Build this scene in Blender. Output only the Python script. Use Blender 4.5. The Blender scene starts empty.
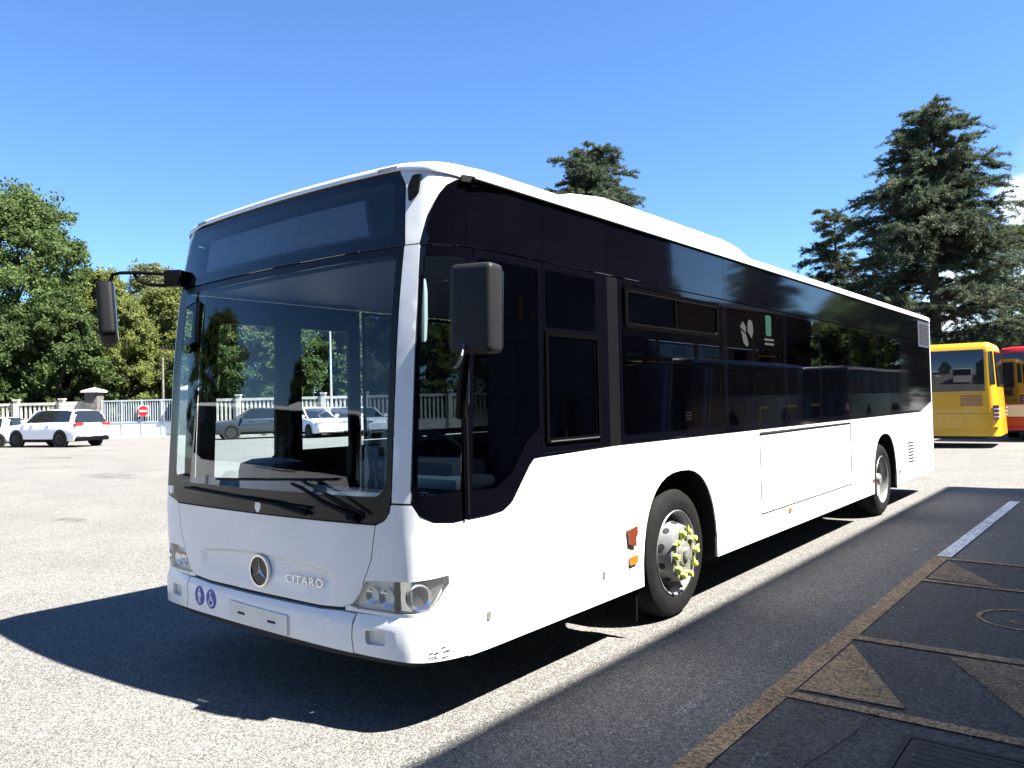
import bpy, bmesh, math, random
import numpy as np
from mathutils import Vector, Matrix, Euler
from mathutils.geometry import delaunay_2d_cdt
R = math.radians
random.seed(7); rng = np.random.default_rng(11)
sc = bpy.context.scene
col = sc.collection

# ------------------------------------------------------------------ camera, sky, sun, exposure
CAM = Vector((3.931, -2.618, 1.618)); YAW, PIT, ROL, FPX = .673, .0227, -.023, 786.2
cd = bpy.data.cameras.new('camera'); cam = bpy.data.objects.new('camera', cd); col.objects.link(cam)
fw = Vector((-math.sin(YAW)*math.cos(PIT), math.cos(YAW)*math.cos(PIT), math.sin(PIT)))
rt0 = Vector((math.cos(YAW), math.sin(YAW), 0)); up0 = rt0.cross(fw)
rt = rt0*math.cos(ROL)+up0*math.sin(ROL); up = -rt0*math.sin(ROL)+up0*math.cos(ROL)
cam.matrix_world = Matrix.Translation(CAM) @ Matrix((rt, up, -fw)).transposed().to_4x4()
cd.sensor_width = 36; cd.lens = 36*FPX/1024; cd.clip_start = .05; cd.clip_end = 3000
sc.camera = cam
sc.render.resolution_x, sc.render.resolution_y = 1024, 768
sc.view_settings.view_transform = 'Standard'; sc.view_settings.look = 'None'
sc.view_settings.gamma = 1; sc.view_settings.use_curve_mapping = False
sc.view_settings.exposure = 2.35

SUN = Vector((.66, .225, 1.0)).normalized()
w = bpy.data.worlds.new('World'); sc.world = w; w.use_nodes = True
nt = w.node_tree; nd = nt.nodes; lk = nt.links
bg = nd['Background']
sky = nd.new('ShaderNodeTexSky'); sky.sky_type = 'NISHITA'; sky.sun_disc = False
sky.sun_elevation = math.asin(SUN.z); sky.sun_rotation = math.atan2(SUN.x, SUN.y)
sky.air_density = 1.0; sky.dust_density = .0; sky.ozone_density = 2.0
# small fair-weather clouds low in the sky
tc = nd.new('ShaderNodeTexCoord'); mp = nd.new('ShaderNodeMapping'); mp.inputs['Scale'].default_value = (1, 1, 2.6)
lk.new(tc.outputs['Generated'], mp.inputs['Vector'])
nz = nd.new('ShaderNodeTexNoise'); nz.inputs['Scale'].default_value = 5.0; nz.inputs['Detail'].default_value = 9; nz.inputs['Roughness'].default_value = .62
lk.new(mp.outputs[0], nz.inputs['Vector'])
sep = nd.new('ShaderNodeSeparateXYZ'); lk.new(tc.outputs['Generated'], sep.inputs[0])
def blob(d, r0, r1):
    dn = nd.new('ShaderNodeVectorMath'); dn.operation = 'DISTANCE'; lk.new(tc.outputs['Generated'], dn.inputs[0]); dn.inputs[1].default_value = Vector(d).normalized()
    m = nd.new('ShaderNodeMapRange'); m.inputs['From Min'].default_value = r1; m.inputs['From Max'].default_value = r0; lk.new(dn.outputs['Value'], m.inputs['Value']); return m.outputs[0]
def pxdir(px, py): return fw + rt*((px-512)/FPX) + up*((384-py)/FPX)
acc = None
for (px, py, r) in ((1024, 200, .035), (1002, 345, .07), (962, 300, .05), (1050, 335, .10), (1200, 250, .2)):
    b = blob(pxdir(px, py), .0, r)
    if acc is None: acc = b
    else:
        mm = nd.new('ShaderNodeMath'); mm.operation = 'MAXIMUM'; lk.new(acc, mm.inputs[0]); lk.new(b, mm.inputs[1]); acc = mm.outputs[0]
nz.inputs['Scale'].default_value = 11
ns = nd.new('ShaderNodeMapRange'); ns.interpolation_type = 'SMOOTHSTEP'; ns.inputs['From Min'].default_value = .33; ns.inputs['From Max'].default_value = .58; lk.new(nz.outputs['Fac'], ns.inputs['Value'])
ac = nd.new('ShaderNodeMapRange'); ac.interpolation_type = 'SMOOTHSTEP'; ac.inputs['From Max'].default_value = .7; lk.new(acc, ac.inputs['Value'])
rp = nd.new('ShaderNodeMath'); rp.operation = 'MULTIPLY'; lk.new(ac.outputs[0], rp.inputs[0]); lk.new(ns.outputs[0], rp.inputs[1])
mx = nd.new('ShaderNodeMixRGB'); mx.inputs[2].default_value = (8, 8.3, 8.8, 1)
tint = nd.new('ShaderNodeMixRGB'); tint.blend_type = 'MULTIPLY'; tint.inputs[0].default_value = 1; tint.inputs[2].default_value = (.52, .73, .99, 1)
lk.new(sky.outputs[0], tint.inputs[1]); lk.new(tint.outputs[0], mx.inputs[1]); lk.new(rp.outputs[0], mx.inputs[0]); lk.new(mx.outputs[0], bg.inputs['Color'])
bg.inputs['Strength'].default_value = .05

sl = bpy.data.lights.new('sun', 'SUN'); sl.energy = 5; sl.angle = R(.55); sl.color = (1, .96, .9)
so = bpy.data.objects.new('sun', sl); col.objects.link(so); so.location = (20, 10, 40)
so.rotation_euler = SUN.to_track_quat('Z', 'Y').to_euler()

# ------------------------------------------------------------------ materials
def mat(name, c, rough=.5, metal=0, var=0, vscale=3, c2=None, bump=0, bscale=60, spec=.5, coat=0, detail=5, thr=None):
    m = bpy.data.materials.new(name); m.use_nodes = True; t = m.node_tree; b = t.nodes['Principled BSDF']
    b.inputs['Base Color'].default_value = (*c, 1); b.inputs['Roughness'].default_value = rough; b.inputs['Metallic'].default_value = metal
    b.inputs['Specular IOR Level'].default_value = spec; b.inputs['Coat Weight'].default_value = coat
    o = t.nodes.new('ShaderNodeTexCoord')
    if var or c2:
        n = t.nodes.new('ShaderNodeTexNoise'); n.inputs['Scale'].default_value = vscale; n.inputs['Detail'].default_value = detail; n.inputs['Roughness'].default_value = .6
        t.links.new(o.outputs['Object'], n.inputs['Vector'])
        r = t.nodes.new('ShaderNodeValToRGB'); lo, hi = thr or (.3, .7)
        r.color_ramp.elements[0].position = lo; r.color_ramp.elements[1].position = hi
        a = tuple(x*(1-var) for x in c); d = c2 or tuple(min(1, x*(1+var)) for x in c)
        r.color_ramp.elements[0].color = (*a, 1); r.color_ramp.elements[1].color = (*d, 1)
        t.links.new(n.outputs['Fac'], r.inputs[0]); t.links.new(r.outputs[0], b.inputs['Base Color'])
    if bump:
        n = t.nodes.new('ShaderNodeTexNoise'); n.inputs['Scale'].default_value = bscale; n.inputs['Detail'].default_value = 3
        t.links.new(o.outputs['Object'], n.inputs['Vector'])
        k = t.nodes.new('ShaderNodeBump'); k.inputs['Strength'].default_value = bump; k.inputs['Distance'].default_value = .01
        t.links.new(n.outputs['Fac'], k.inputs['Height']); t.links.new(k.outputs[0], b.inputs['Normal'])
    return m
def glass(name, tintc, f0=.06, wave=.0, wscale=1.2, diff=0, graz=.9):
    m = bpy.data.materials.new(name); m.use_nodes = True; t = m.node_tree; N = t.nodes; N.remove(N['Principled BSDF']); out = N['Material Output']
    tr = N.new('ShaderNodeBsdfTransparent'); tr.inputs[0].default_value = (*tintc, 1)
    gl = N.new('ShaderNodeBsdfGlossy'); gl.inputs['Roughness'].default_value = .012; gl.inputs['Color'].default_value = (.92, .96, 1, 1)
    lw = N.new('ShaderNodeLayerWeight'); lw.inputs[0].default_value = .5
    pw = N.new('ShaderNodeMath'); pw.operation = 'POWER'; pw.inputs[1].default_value = 4.5; t.links.new(lw.outputs['Facing'], pw.inputs[0])
    ma = N.new('ShaderNodeMath'); ma.operation = 'MULTIPLY_ADD'; ma.inputs[1].default_value = graz; ma.inputs[2].default_value = f0; t.links.new(pw.outputs[0], ma.inputs[0])
    mi = N.new('ShaderNodeMixShader'); t.links.new(ma.outputs[0], mi.inputs[0]); t.links.new(tr.outputs[0], mi.inputs[1]); t.links.new(gl.outputs[0], mi.inputs[2])
    if wave:
        o = N.new('ShaderNodeTexCoord'); n = N.new('ShaderNodeTexNoise'); n.inputs['Scale'].default_value = wscale; n.inputs['Detail'].default_value = 1
        t.links.new(o.outputs['Object'], n.inputs['Vector']); k = N.new('ShaderNodeBump'); k.inputs['Strength'].default_value = 1; k.inputs['Distance'].default_value = wave
        t.links.new(n.outputs['Fac'], k.inputs['Height']); t.links.new(k.outputs[0], gl.inputs['Normal'])
    last = mi
    if diff:
        df = N.new('ShaderNodeBsdfDiffuse'); df.inputs[0].default_value = (.45, .45, .42, 1)
        m2 = N.new('ShaderNodeMixShader'); m2.inputs[0].default_value = diff
        t.links.new(mi.outputs[0], m2.inputs[1]); t.links.new(df.outputs[0], m2.inputs[2]); last = m2
    t.links.new(last.outputs[0], out.inputs[0]); return m
def leafmat(name, c, c2, tr=.35, scale=.7):
    m = bpy.data.materials.new(name); m.use_nodes = True; t = m.node_tree; N = t.nodes; b = N['Principled BSDF']; out = N['Material Output']
    o = N.new('ShaderNodeTexCoord'); n = N.new('ShaderNodeTexNoise'); n.inputs['Scale'].default_value = scale; n.inputs['Detail'].default_value = 6; n.inputs['Roughness'].default_value = .7
    t.links.new(o.outputs['Object'], n.inputs['Vector'])
    r = N.new('ShaderNodeValToRGB'); r.color_ramp.elements[0].position = .35; r.color_ramp.elements[1].position = .66
    r.color_ramp.elements[0].color = (*c, 1); r.color_ramp.elements[1].color = (*c2, 1); t.links.new(n.outputs['Fac'], r.inputs[0])
    t.links.new(r.outputs[0], b.inputs['Base Color']); b.inputs['Roughness'].default_value = .7; b.inputs['Specular IOR Level'].default_value = .08
    tl = N.new('ShaderNodeBsdfTranslucent'); t.links.new(r.outputs[0], tl.inputs[0])
    mi = N.new('ShaderNodeMixShader'); mi.inputs[0].default_value = tr; t.links.new(b.outputs[0], mi.inputs[1]); t.links.new(tl.outputs[0], mi.inputs[2]); t.links.new(mi.outputs[0], out.inputs[0])
    return m
M = dict(
 white=mat('bus white paint', (.72, .725, .72), .28, var=.05, vscale=2.2, coat=.3, bump=.02, bscale=6),
 cream=mat('dusty white paint', (.66, .66, .62), .45, var=.06, vscale=5),
 blackgloss=mat('black panel', (.0016, .0016, .003), .05, spec=.45),
 mirrorpl=mat('grained mirror housing plastic', (.013, .013, .014), .5, spec=.2, bump=.05, bscale=200),
 framepl=mat('window frame plastic', (.0025, .0025, .003), .8, spec=0),
 blackfrit=mat('black glazing border', (.006, .006, .007), .22, spec=.22),
 blackrub=mat('black rubber', (.004, .004, .004), .6, spec=.1, var=.2, vscale=9),
 blackpl=mat('black plastic', (.003, .003, .004), .55, spec=.10, bump=.05, bscale=200),
 under=mat('dark underside', (.012, .012, .012), .8),
 gap=mat('dark gap', (.02, .02, .02), .7),
 tyre=mat('tyre rubber', (.009, .0088, .0085), .8, spec=.12, var=.25, vscale=14, bump=.2, bscale=90),
 rim=mat('rim paint', (.20, .20, .20), .38, .3, var=.15, vscale=12),
 hub=mat('hub steel', (.32, .31, .29), .45, .6, var=.4, vscale=30),
 yellowpl=mat('yellow plastic', (.42, .47, .10), .5),
 chrome=mat('bright metal', (.75, .76, .78), .15, 1),
 alu=mat('brushed aluminium', (.55, .55, .55), .35, .9),
 lampwhite=mat('reflector', (.8, .8, .8), .12, .9, bump=.3, bscale=30),
 lampdim=mat('lamp chamber', (.74, .74, .71), .35, .0),
 orange=mat('orange lens', (.42, .12, .01), .25, coat=.5),
 rust=mat('amber brown lens', (.13, .028, .010), .3, coat=.5),
 red=mat('red lens', (.55, .02, .02), .25, coat=.5),
 blue=mat('blue sticker', (.03, .05, .33), .45),
 pure=mat('white sticker', (.8, .8, .8), .5),
 green=mat('green sticker', (.002, .03, .016), .5),
 greysticker=mat('grey sticker', (.019, .020, .018), .6),
 seat=mat('blue seat fabric', (.035, .05, .12), .85, var=.5, vscale=40),
 seatgrey=mat('grey seat shell', (.10, .11, .13), .5),
 dash=mat('dashboard', (.03, .036, .05), .6),
 dashtop=mat('dashboard pod', (.16, .20, .21), .45),
 inwall=mat('interior panel', (.018, .024, .05), .6),
 ceil=mat('ceiling panel', (.10, .12, .16), .6),
 floor=mat('interior floor', (.05, .055, .06), .7),
 rail=mat('yellow handrail', (.85, .50, .03), .35),
 ybus=mat('yellow bus paint', (.55, .30, .012), .3, var=.05, vscale=1.5, coat=.4),
 rbus=mat('red bus paint', (.38, .012, .015), .3, coat=.4),
 cbus=mat('cream bus paint', (.70, .62, .45), .4),
 carwhite=mat('car white', (.80, .80, .80), .25, coat=.4), cardark=mat('car dark grey', (.03, .035, .04), .2, coat=.6),
 carsilver=mat('car silver', (.5, .52, .54), .25, .5, coat=.4),
 concrete=mat('concrete', (.48, .44, .38), .9, var=.25, vscale=3, bump=.3, bscale=20),
 stone=mat('dark stone pillar', (.10, .09, .08), .9, var=.6, vscale=5, bump=.6, bscale=9),
 galv=mat('galvanised steel', (.45, .5, .53), .5, .3, var=.15, vscale=4),
 bark=mat('bark', (.07, .055, .04), .95, var=.4, vscale=6, bump=.7, bscale=12),
 barkgrey=mat('grey bark', (.16, .14, .12), .95, var=.4, vscale=6, bump=.7, bscale=12),
 mattepane=mat('matte dark window', (.02, .024, .032), .6, spec=.1),  # window panes and frames kept matte dark so they mirror nothing bright
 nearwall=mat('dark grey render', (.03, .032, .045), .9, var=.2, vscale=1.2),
 brick=mat('brown plaster', (.15, .075, .055), .9, var=.25, vscale=1.2),
 plaster=mat('pale plaster', (.42, .38, .32), .9, var=.15, vscale=1.0),
 signred=mat('sign red', (.65, .02, .02), .4),
 awn=mat('blue awning', (.02, .10, .42), .6),
)
M['gl_front'] = glass('windscreen glass', (.78, .90, .96), .03, .0012, 1.4, graz=.9)
M['gl_disp'] = glass('display glass', (.50, .55, .60), .055, .0008, 1.2)
M['gl_side'] = glass('tinted side glass', (.10, .115, .14), .05, .0022, 1.1)
M['gl_corner'] = glass('corner glass', (.5, .6, .62), .06, .0015, 1.2)
M['gl_door'] = glass('door glass', (.93, .97, .97), .03)
M['gl_lamp'] = glass('lamp lens', (.95, .95, .94), .06, diff=.10)
M['gl_car'] = glass('car glass', (.10, .12, .13), .09)
# black side band: glossy with the slight waviness of glued glass
def wavyblack():
    m = M['blackgloss']; t = m.node_tree; b = t.nodes['Principled BSDF']; o = t.nodes.new('ShaderNodeTexCoord')
    n = t.nodes.new('ShaderNodeTexNoise'); n.inputs['Scale'].default_value = 1.1; n.inputs['Detail'].default_value = 1; t.links.new(o.outputs['Object'], n.inputs['Vector'])
    k = t.nodes.new('ShaderNodeBump'); k.inputs['Distance'].default_value = .002; t.links.new(n.outputs['Fac'], k.inputs['Height'])
    t.links.new(k.outputs[0], b.inputs['Normal']); t.links.new(k.outputs[0], b.inputs['Coat Normal'])
wavyblack()

# ------------------------------------------------------------------ helpers
def tag(o, label=None, cat=None, group=None, kind=None):
    if label: o['label'] = label
    if cat: o['category'] = cat
    if group: o['group'] = group
    if kind: o['kind'] = kind
    return o
def empty(name, loc=(0, 0, 0), rz=0):
    o = bpy.data.objects.new(name, None); o.empty_display_size = .3; col.objects.link(o); o.location = loc; o.rotation_euler = (0, 0, rz); return o
class MB:
    def __init__(s): s.v = []; s.f = []
    def add(s, vs, fs):
        n = len(s.v); s.v += [tuple(v) for v in vs]; s.f += [tuple(i+n for i in f) for f in fs]; return s
    def box(s, x0, x1, y0, y1, z0, z1, T=None):
        vs = [Vector((x, y, z)) for x in (x0, x1) for y in (y0, y1) for z in (z0, z1)]
        if T is not None: vs = [T @ v for v in vs]
        return s.add(vs, [(0, 1, 3, 2), (4, 6, 7, 5), (0, 4, 5, 1), (2, 3, 7, 6), (0, 2, 6, 4), (1, 5, 7, 3)])
    def tube(s, pts, r, n=8, cap=True):
        pts = [Vector(p) for p in pts]; rs = r if isinstance(r, (list, tuple)) else [r]*len(pts); rings = []
        a = None
        for i, p in enumerate(pts):
            d = (pts[min(i+1, len(pts)-1)]-pts[max(i-1, 0)]).normalized()
            if a is None: a = d.orthogonal().normalized()
            else: a = (a-d*a.dot(d)).normalized()
            b = d.cross(a); rings.append([p+(a*math.cos(2*math.pi*k/n)+b*math.sin(2*math.pi*k/n))*rs[i] for k in range(n)])
        vs = [v for q in rings for v in q]; fs = [(i*n+k, i*n+(k+1) % n, (i+1)*n+(k+1) % n, (i+1)*n+k) for i in range(len(pts)-1) for k in range(n)]
        if cap: fs += [tuple(range(n-1, -1, -1)), tuple((len(pts)-1)*n+k for k in range(n))]
        return s.add(vs, fs)
    def lathe(s, prof, n=40, axis='X', c=(0, 0, 0), close=False):   # prof: (offset along axis, radius)
        vs = []
        for a, r in prof:
            for k in range(n):
                t = 2*math.pi*k/n; p = {'X': (a, r*math.cos(t), r*math.sin(t)), 'Y': (r*math.cos(t), a, r*math.sin(t)), 'Z': (r*math.cos(t), r*math.sin(t), a)}[axis]
                vs.append((p[0]+c[0], p[1]+c[1], p[2]+c[2]))
        m = len(prof); fs = [(i*n+k, i*n+(k+1) % n, ((i+1) % m)*n+(k+1) % n, ((i+1) % m)*n+k) for i in range(m if close else m-1) for k in range(n)]
        return s.add(vs, fs)
    def prism(s, loop, d0, d1, fn):   # loop of 2D points extruded; fn(u,v,d) -> point
        n = len(loop); vs = [fn(u, v, d0) for u, v in loop]+[fn(u, v, d1) for u, v in loop]
        return s.add(vs, [tuple(range(n-1, -1, -1)), tuple(range(n, 2*n))]+[(k, (k+1) % n, n+(k+1) % n, n+k) for k in range(n)])
    def loft(s, rings, closed=True, cap=True):
        n = len(rings[0]); vs = [v for q in rings for v in q]
        fs = [(i*n+k, i*n+(k+1) % n, (i+1)*n+(k+1) % n, (i+1)*n+k) for i in range(len(rings)-1) for k in range(n if closed else n-1)]
        if cap: fs += [tuple(range(n-1, -1, -1)), tuple((len(rings)-1)*n+k for k in range(n))]
        return s.add(vs, fs)
    def build(s, name, m, parent=None, smooth=False, bevel=0, angle=35, org=None, seg=2):
        me = bpy.data.meshes.new(name); v = s.v
        if org is not None: v = [(a-org[0], b-org[1], c-org[2]) for a, b, c in v]
        me.from_pydata(v, [], s.f)
        bm = bmesh.new(); bm.from_mesh(me); bmesh.ops.remove_doubles(bm, verts=bm.verts, dist=1e-5); bmesh.ops.recalc_face_normals(bm, faces=bm.faces)
        if bevel:
            es = [e for e in bm.edges if len(e.link_faces) == 2 and e.calc_face_angle(0) > R(30)]
            bmesh.ops.bevel(bm, geom=es, offset=bevel, segments=seg, affect='EDGES', clamp_overlap=True, profile=.6)
        bm.to_mesh(me); bm.free()
        me.materials.append(M[m] if isinstance(m, str) else m)
        o = bpy.data.objects.new(name, me); col.objects.link(o)
        if parent: o.parent = parent
        if smooth or bevel: me.shade_smooth(); me.set_sharp_from_angle(angle=R(angle))
        return o
def children(o): return [c for c in bpy.data.objects if c.parent == o]
def copy_tree(o, parent=None):
    kids = KID.get(o.name) if False else list(o.children)
    c = o.copy(); col.objects.link(c); c.parent = parent
    for ch in kids: copy_tree(ch, c)
    return c

# ================================================================== SETTING: ground
def asphalt():
    m = bpy.data.materials.new('asphalt'); m.use_nodes = True; t = m.node_tree; N = t.nodes; L = t.links; b = N['Principled BSDF']
    o = N.new('ShaderNodeTexCoord')
    def noise(sc_, det=2, ro=.5):
        n = N.new('ShaderNodeTexNoise'); n.inputs['Scale'].default_value = sc_; n.inputs['Detail'].default_value = det; n.inputs['Roughness'].default_value = ro; L.new(o.outputs['Object'], n.inputs['Vector']); return n.outputs['Fac']
    v = N.new('ShaderNodeTexVoronoi'); v.inputs['Scale'].default_value = 135; L.new(o.outputs['Object'], v.inputs['Vector'])
    sepc = N.new('ShaderNodeSeparateColor'); L.new(v.outputs['Color'], sepc.inputs[0])
    r = N.new('ShaderNodeValToRGB'); e = r.color_ramp.elements
    e[0].position = .0; e[0].color = (.045, .044, .043, 1); e[1].position = 1; e[1].color = (.28, .27, .248, 1)
    q = e.new(.35); q.color = (.093, .091, .087, 1); q = e.new(.8); q.color = (.155, .15, .139, 1)
    L.new(sepc.outputs[0], r.inputs[0])
    big = N.new('ShaderNodeValToRGB'); big.color_ramp.elements[0].position = .32; big.color_ramp.elements[1].position = .72
    big.color_ramp.elements[0].color = (.97, .965, .96, 1); big.color_ramp.elements[1].color = (1.28, 1.265, 1.235, 1); L.new(noise(.55, 9, .62), big.inputs[0])
    mid = N.new('ShaderNodeValToRGB'); mid.color_ramp.elements[0].position = .35; mid.color_ramp.elements[1].position = .75
    mid.color_ramp.elements[0].color = (.86, .86, .86, 1); mid.color_ramp.elements[1].color = (1.18, 1.17, 1.14, 1); L.new(noise(14, 6, .7), mid.inputs[0])
    m1 = N.new('ShaderNodeMixRGB'); m1.blend_type = 'MULTIPLY'; m1.inputs[0].default_value = 1; L.new(r.outputs[0], m1.inputs[1]); L.new(big.outputs[0], m1.inputs[2])
    m2 = N.new('ShaderNodeMixRGB'); m2.blend_type = 'MULTIPLY'; m2.inputs[0].default_value = 1; L.new(m1.outputs[0], m2.inputs[1]); L.new(mid.outputs[0], m2.inputs[2])
    L.new(m2.outputs[0], b.inputs['Base Color']); b.inputs['Roughness'].default_value = .9; b.inputs['Specular IOR Level'].default_value = .3
    k = N.new('ShaderNodeBump'); k.inputs['Strength'].default_value = .8; k.inputs['Distance'].default_value = .006; L.new(v.outputs['Distance'], k.inputs['Height']); L.new(k.outputs[0], b.inputs['Normal'])
    return m, m2
M['asphalt'], _ = asphalt()
def grounddisc():
    rs = [0, 4, 10, 25, 60, 150, 400, 1200]; n = 48; vs = [(0, 5, 0)]; fs = []
    for r in rs[1:]:
        for k in range(n): vs.append((r*math.cos(2*math.pi*k/n), 5+r*math.sin(2*math.pi*k/n), 0))
    for k in range(n): fs.append((0, 1+k, 1+(k+1) % n))
    for i in range(len(rs)-2):
        for k in range(n): a = 1+i*n; fs.append((a+k, a+n+k, a+n+(k+1) % n, a+(k+1) % n))
    return MB().add(vs, fs)
tag(grounddisc().build('ground', 'asphalt'), kind='structure')
M['soil'] = mat('verge soil and grass', (.06, .075, .025), .95, var=.5, vscale=1.5, c2=(.11, .10, .05))

# darker resurfaced asphalt of the bus bays, right of the yellow line
def patchmat(name, base, thr, edgecol=None, alpha_noise=None):
    m = bpy.data.materials.new(name); m.use_nodes = True; t = m.node_tree; N = t.nodes; L = t.links; b = N['Principled BSDF']; out = N['Material Output']
    o = N.new('ShaderNodeTexCoord')
    v = N.new('ShaderNodeTexVoronoi'); v.inputs['Scale'].default_value = 80; L.new(o.outputs['Object'], v.inputs['Vector'])
    s = N.new('ShaderNodeSeparateColor'); L.new(v.outputs['Color'], s.inputs[0])
    r = N.new('ShaderNodeValToRGB'); e = r.color_ramp.elements; e[0].color = (*[x*.35 for x in base], 1); e[1].color = (*[x*2.1 for x in base], 1); L.new(s.outputs[0], r.inputs[0])
    n = N.new('ShaderNodeTexNoise'); n.inputs['Scale'].default_value = 3; n.inputs['Detail'].default_value = 9; n.inputs['Roughness'].default_value = .7; L.new(o.outputs['Object'], n.inputs['Vector'])
    g = N.new('ShaderNodeValToRGB'); g.color_ramp.elements[0].position = .3; g.color_ramp.elements[1].position = .7; g.color_ramp.elements[0].color = (.75, .75, .75, 1); g.color_ramp.elements[1].color = (1.2, 1.2, 1.2, 1); L.new(n.outputs['Fac'], g.inputs[0])
    mm = N.new('ShaderNodeMixRGB'); mm.blend_type = 'MULTIPLY'; mm.inputs[0].default_value = 1; L.new(r.outputs[0], mm.inputs[1]); L.new(g.outputs[0], mm.inputs[2]); L.new(mm.outputs[0], b.inputs['Base Color'])
    b.inputs['Roughness'].default_value = .9
    if thr is not None:     # worn through to the asphalt in grains
        n2 = N.new('ShaderNodeTexNoise'); n2.inputs['Scale'].default_value = 95; n2.inputs['Detail'].default_value = 6; n2.inputs['Roughness'].default_value = .75; L.new(o.outputs['Object'], n2.inputs['Vector'])
        n3 = N.new('ShaderNodeTexNoise'); n3.inputs['Scale'].default_value = 2.3; n3.inputs['Detail'].default_value = 4; L.new(o.outputs['Object'], n3.inputs['Vector'])
        ad = N.new('ShaderNodeMath'); ad.operation = 'MULTIPLY_ADD'; ad.inputs[1].default_value = .5; L.new(n3.outputs['Fac'], ad.inputs[0]); L.new(n2.outputs['Fac'], ad.inputs[2])
        mr = N.new('ShaderNodeMapRange'); mr.inputs['From Min'].default_value = thr-.04; mr.inputs['From Max'].default_value = thr+.06; L.new(ad.outputs[0], mr.inputs['Value'])
        tr = N.new('ShaderNodeBsdfTransparent'); mi = N.new('ShaderNodeMixShader'); L.new(mr.outputs[0], mi.inputs[0]); L.new(tr.outputs[0], mi.inputs[1]); L.new(b.outputs[0], mi.inputs[2]); L.new(mi.outputs[0], out.inputs[0])
    return m
M['bay'] = patchmat('dark bay asphalt', (.044, .042, .040), None)
M['ypaint'] = patchmat('faded yellow paint', (.215, .145, .075), .60)
M['ypaint2'] = patchmat('very faded yellow paint', (.155, .105, .06), .64)
M['wpaint'] = patchmat('worn white paint', (.50, .51, .52), .60)
M['scuff'] = patchmat('scuffed stone dust', (.20, .20, .20), .80)
def flat(name, loop, z, m, kind='structure'):
    o = MB().add([(x, y, z) for x, y in loop], [tuple(range(len(loop)))]).build(name, m); 
    if kind: tag(o, kind=kind)
    return o
flat('bus_bay_surface', [(2.33, -8), (7.2, -8), (7.2, 5.98), (2.33, 5.98)], .004, 'bay')
def strip(x0, y0, x1, y1, wd):
    a = Vector((x0, y0)); b = Vector((x1, y1)); n = (b-a).orthogonal().normalized()*wd/2
    return [tuple(a+n), tuple(a-n), tuple(b-n), tuple(b+n)]
flat('yellow_bay_line', strip(2.30, -6, 2.37, 6.0, .125), .008, 'ypaint')
flat('white_lane_line', strip(2.385, 6.05, 2.47, 10.85, .13), .008, 'wpaint')
for (x0, y0, x1, y1, wd) in ((2.375, 2.87, 6.6, 2.98, .10), (2.37, 1.63, 6.6, 1.69, .09), (2.40, 4.86, 6.6, 4.74, .07), (2.42, 5.92, 6.6, 5.86, .07), (2.36, -.3, 6.6, -.25, .1), (2.35, -1.6, 6.6, -1.55, .1)):
    flat('yellow_cross_line', strip(x0, y0, x1, y1, wd), .012, 'ypaint')
for tri, m_ in (([(2.43, 2.72), (2.42, 1.73), (2.95, 1.76)], 'ypaint'), ([(2.46, 5.80), (2.45, 4.94), (3.0, 4.90)], 'ypaint2'), ([(2.96, 2.79), (3.49, 2.82), (3.53, 1.80)], 'ypaint2'),
             ([(3.02, 5.80), (3.6, 5.78), (3.6, 4.92)], 'ypaint2'), ([(2.41, -.38), (2.40, -1.45), (2.95, -1.4)], 'ypaint')):
    flat('yellow_triangle_mark', tri, .0125, m_)
# worn ring with a digit inside, painted in the bay
mb = MB()
def arc(cx, cy, rx, ry, a0, a1, wd, n=28):
    for k in range(n):
        t0 = R(a0+(a1-a0)*k/n); t1 = R(a0+(a1-a0)*(k+1)/n)
        q = [(cx+(rx+s)*math.cos(t), cy+(ry+s)*math.sin(t), .0085) for t, s in ((t0, 0), (t1, 0), (t1, wd), (t0, wd))]
        mb.add(q, [(0, 1, 2, 3)])
arc(3.24, 3.93, .25, .26, 0, 360, .03)
arc(3.27, 3.93, .09, .12, -160, 60, .025)
tag(mb.build('yellow_ring_mark', 'ypaint'), kind='structure')
# older wheel-track scuffs and a crack
flat('scuff_track', strip(2.02, -3, 2.08, 9.5, .06), .003, 'scuff')
flat('scuff_track', strip(2.52, -3, 2.55, .9, .05), .0055, 'scuff')
mb = MB(); pts = []
x, y = 2.86, 1.62
while y > -2.5:
    pts.append((x, y)); y -= .06; x += random.uniform(-.018, .015)
for a, b in zip(pts, pts[1:]):
    mb.add([(a[0]-.0025, a[1], .0142), (a[0]+.002, a[1], .0142), (b[0]+.002, b[1], .0142), (b[0]-.0025, b[1], .0142)], [(0, 1, 2, 3)])
tag(mb.build('asphalt_crack', 'framepl'), kind='structure')
M['stain'] = patchmat('old oil stain', (.075, .073, .070), .80)
for (px, py, rx, ry) in ((112, 476, 1.2, .5), (48, 458, 1.6, .5), (70, 520, .35, .2), (880, 478, .9, .6)):
    v = CAM+(fw+rt*((px-512)/FPX)+up*((384-py)/FPX))*1.0-CAM; t_ = -CAM.z/v.z; q = CAM+v*t_; rr = random.Random(px)
    flat('oil_stain', [(q.x+rx*math.cos(a)*rr.uniform(.7, 1.2), q.y+ry*math.sin(a)*rr.uniform(.7, 1.2)) for a in [2*math.pi*k/22 for k in range(22)]], .0035, 'stain')
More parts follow.
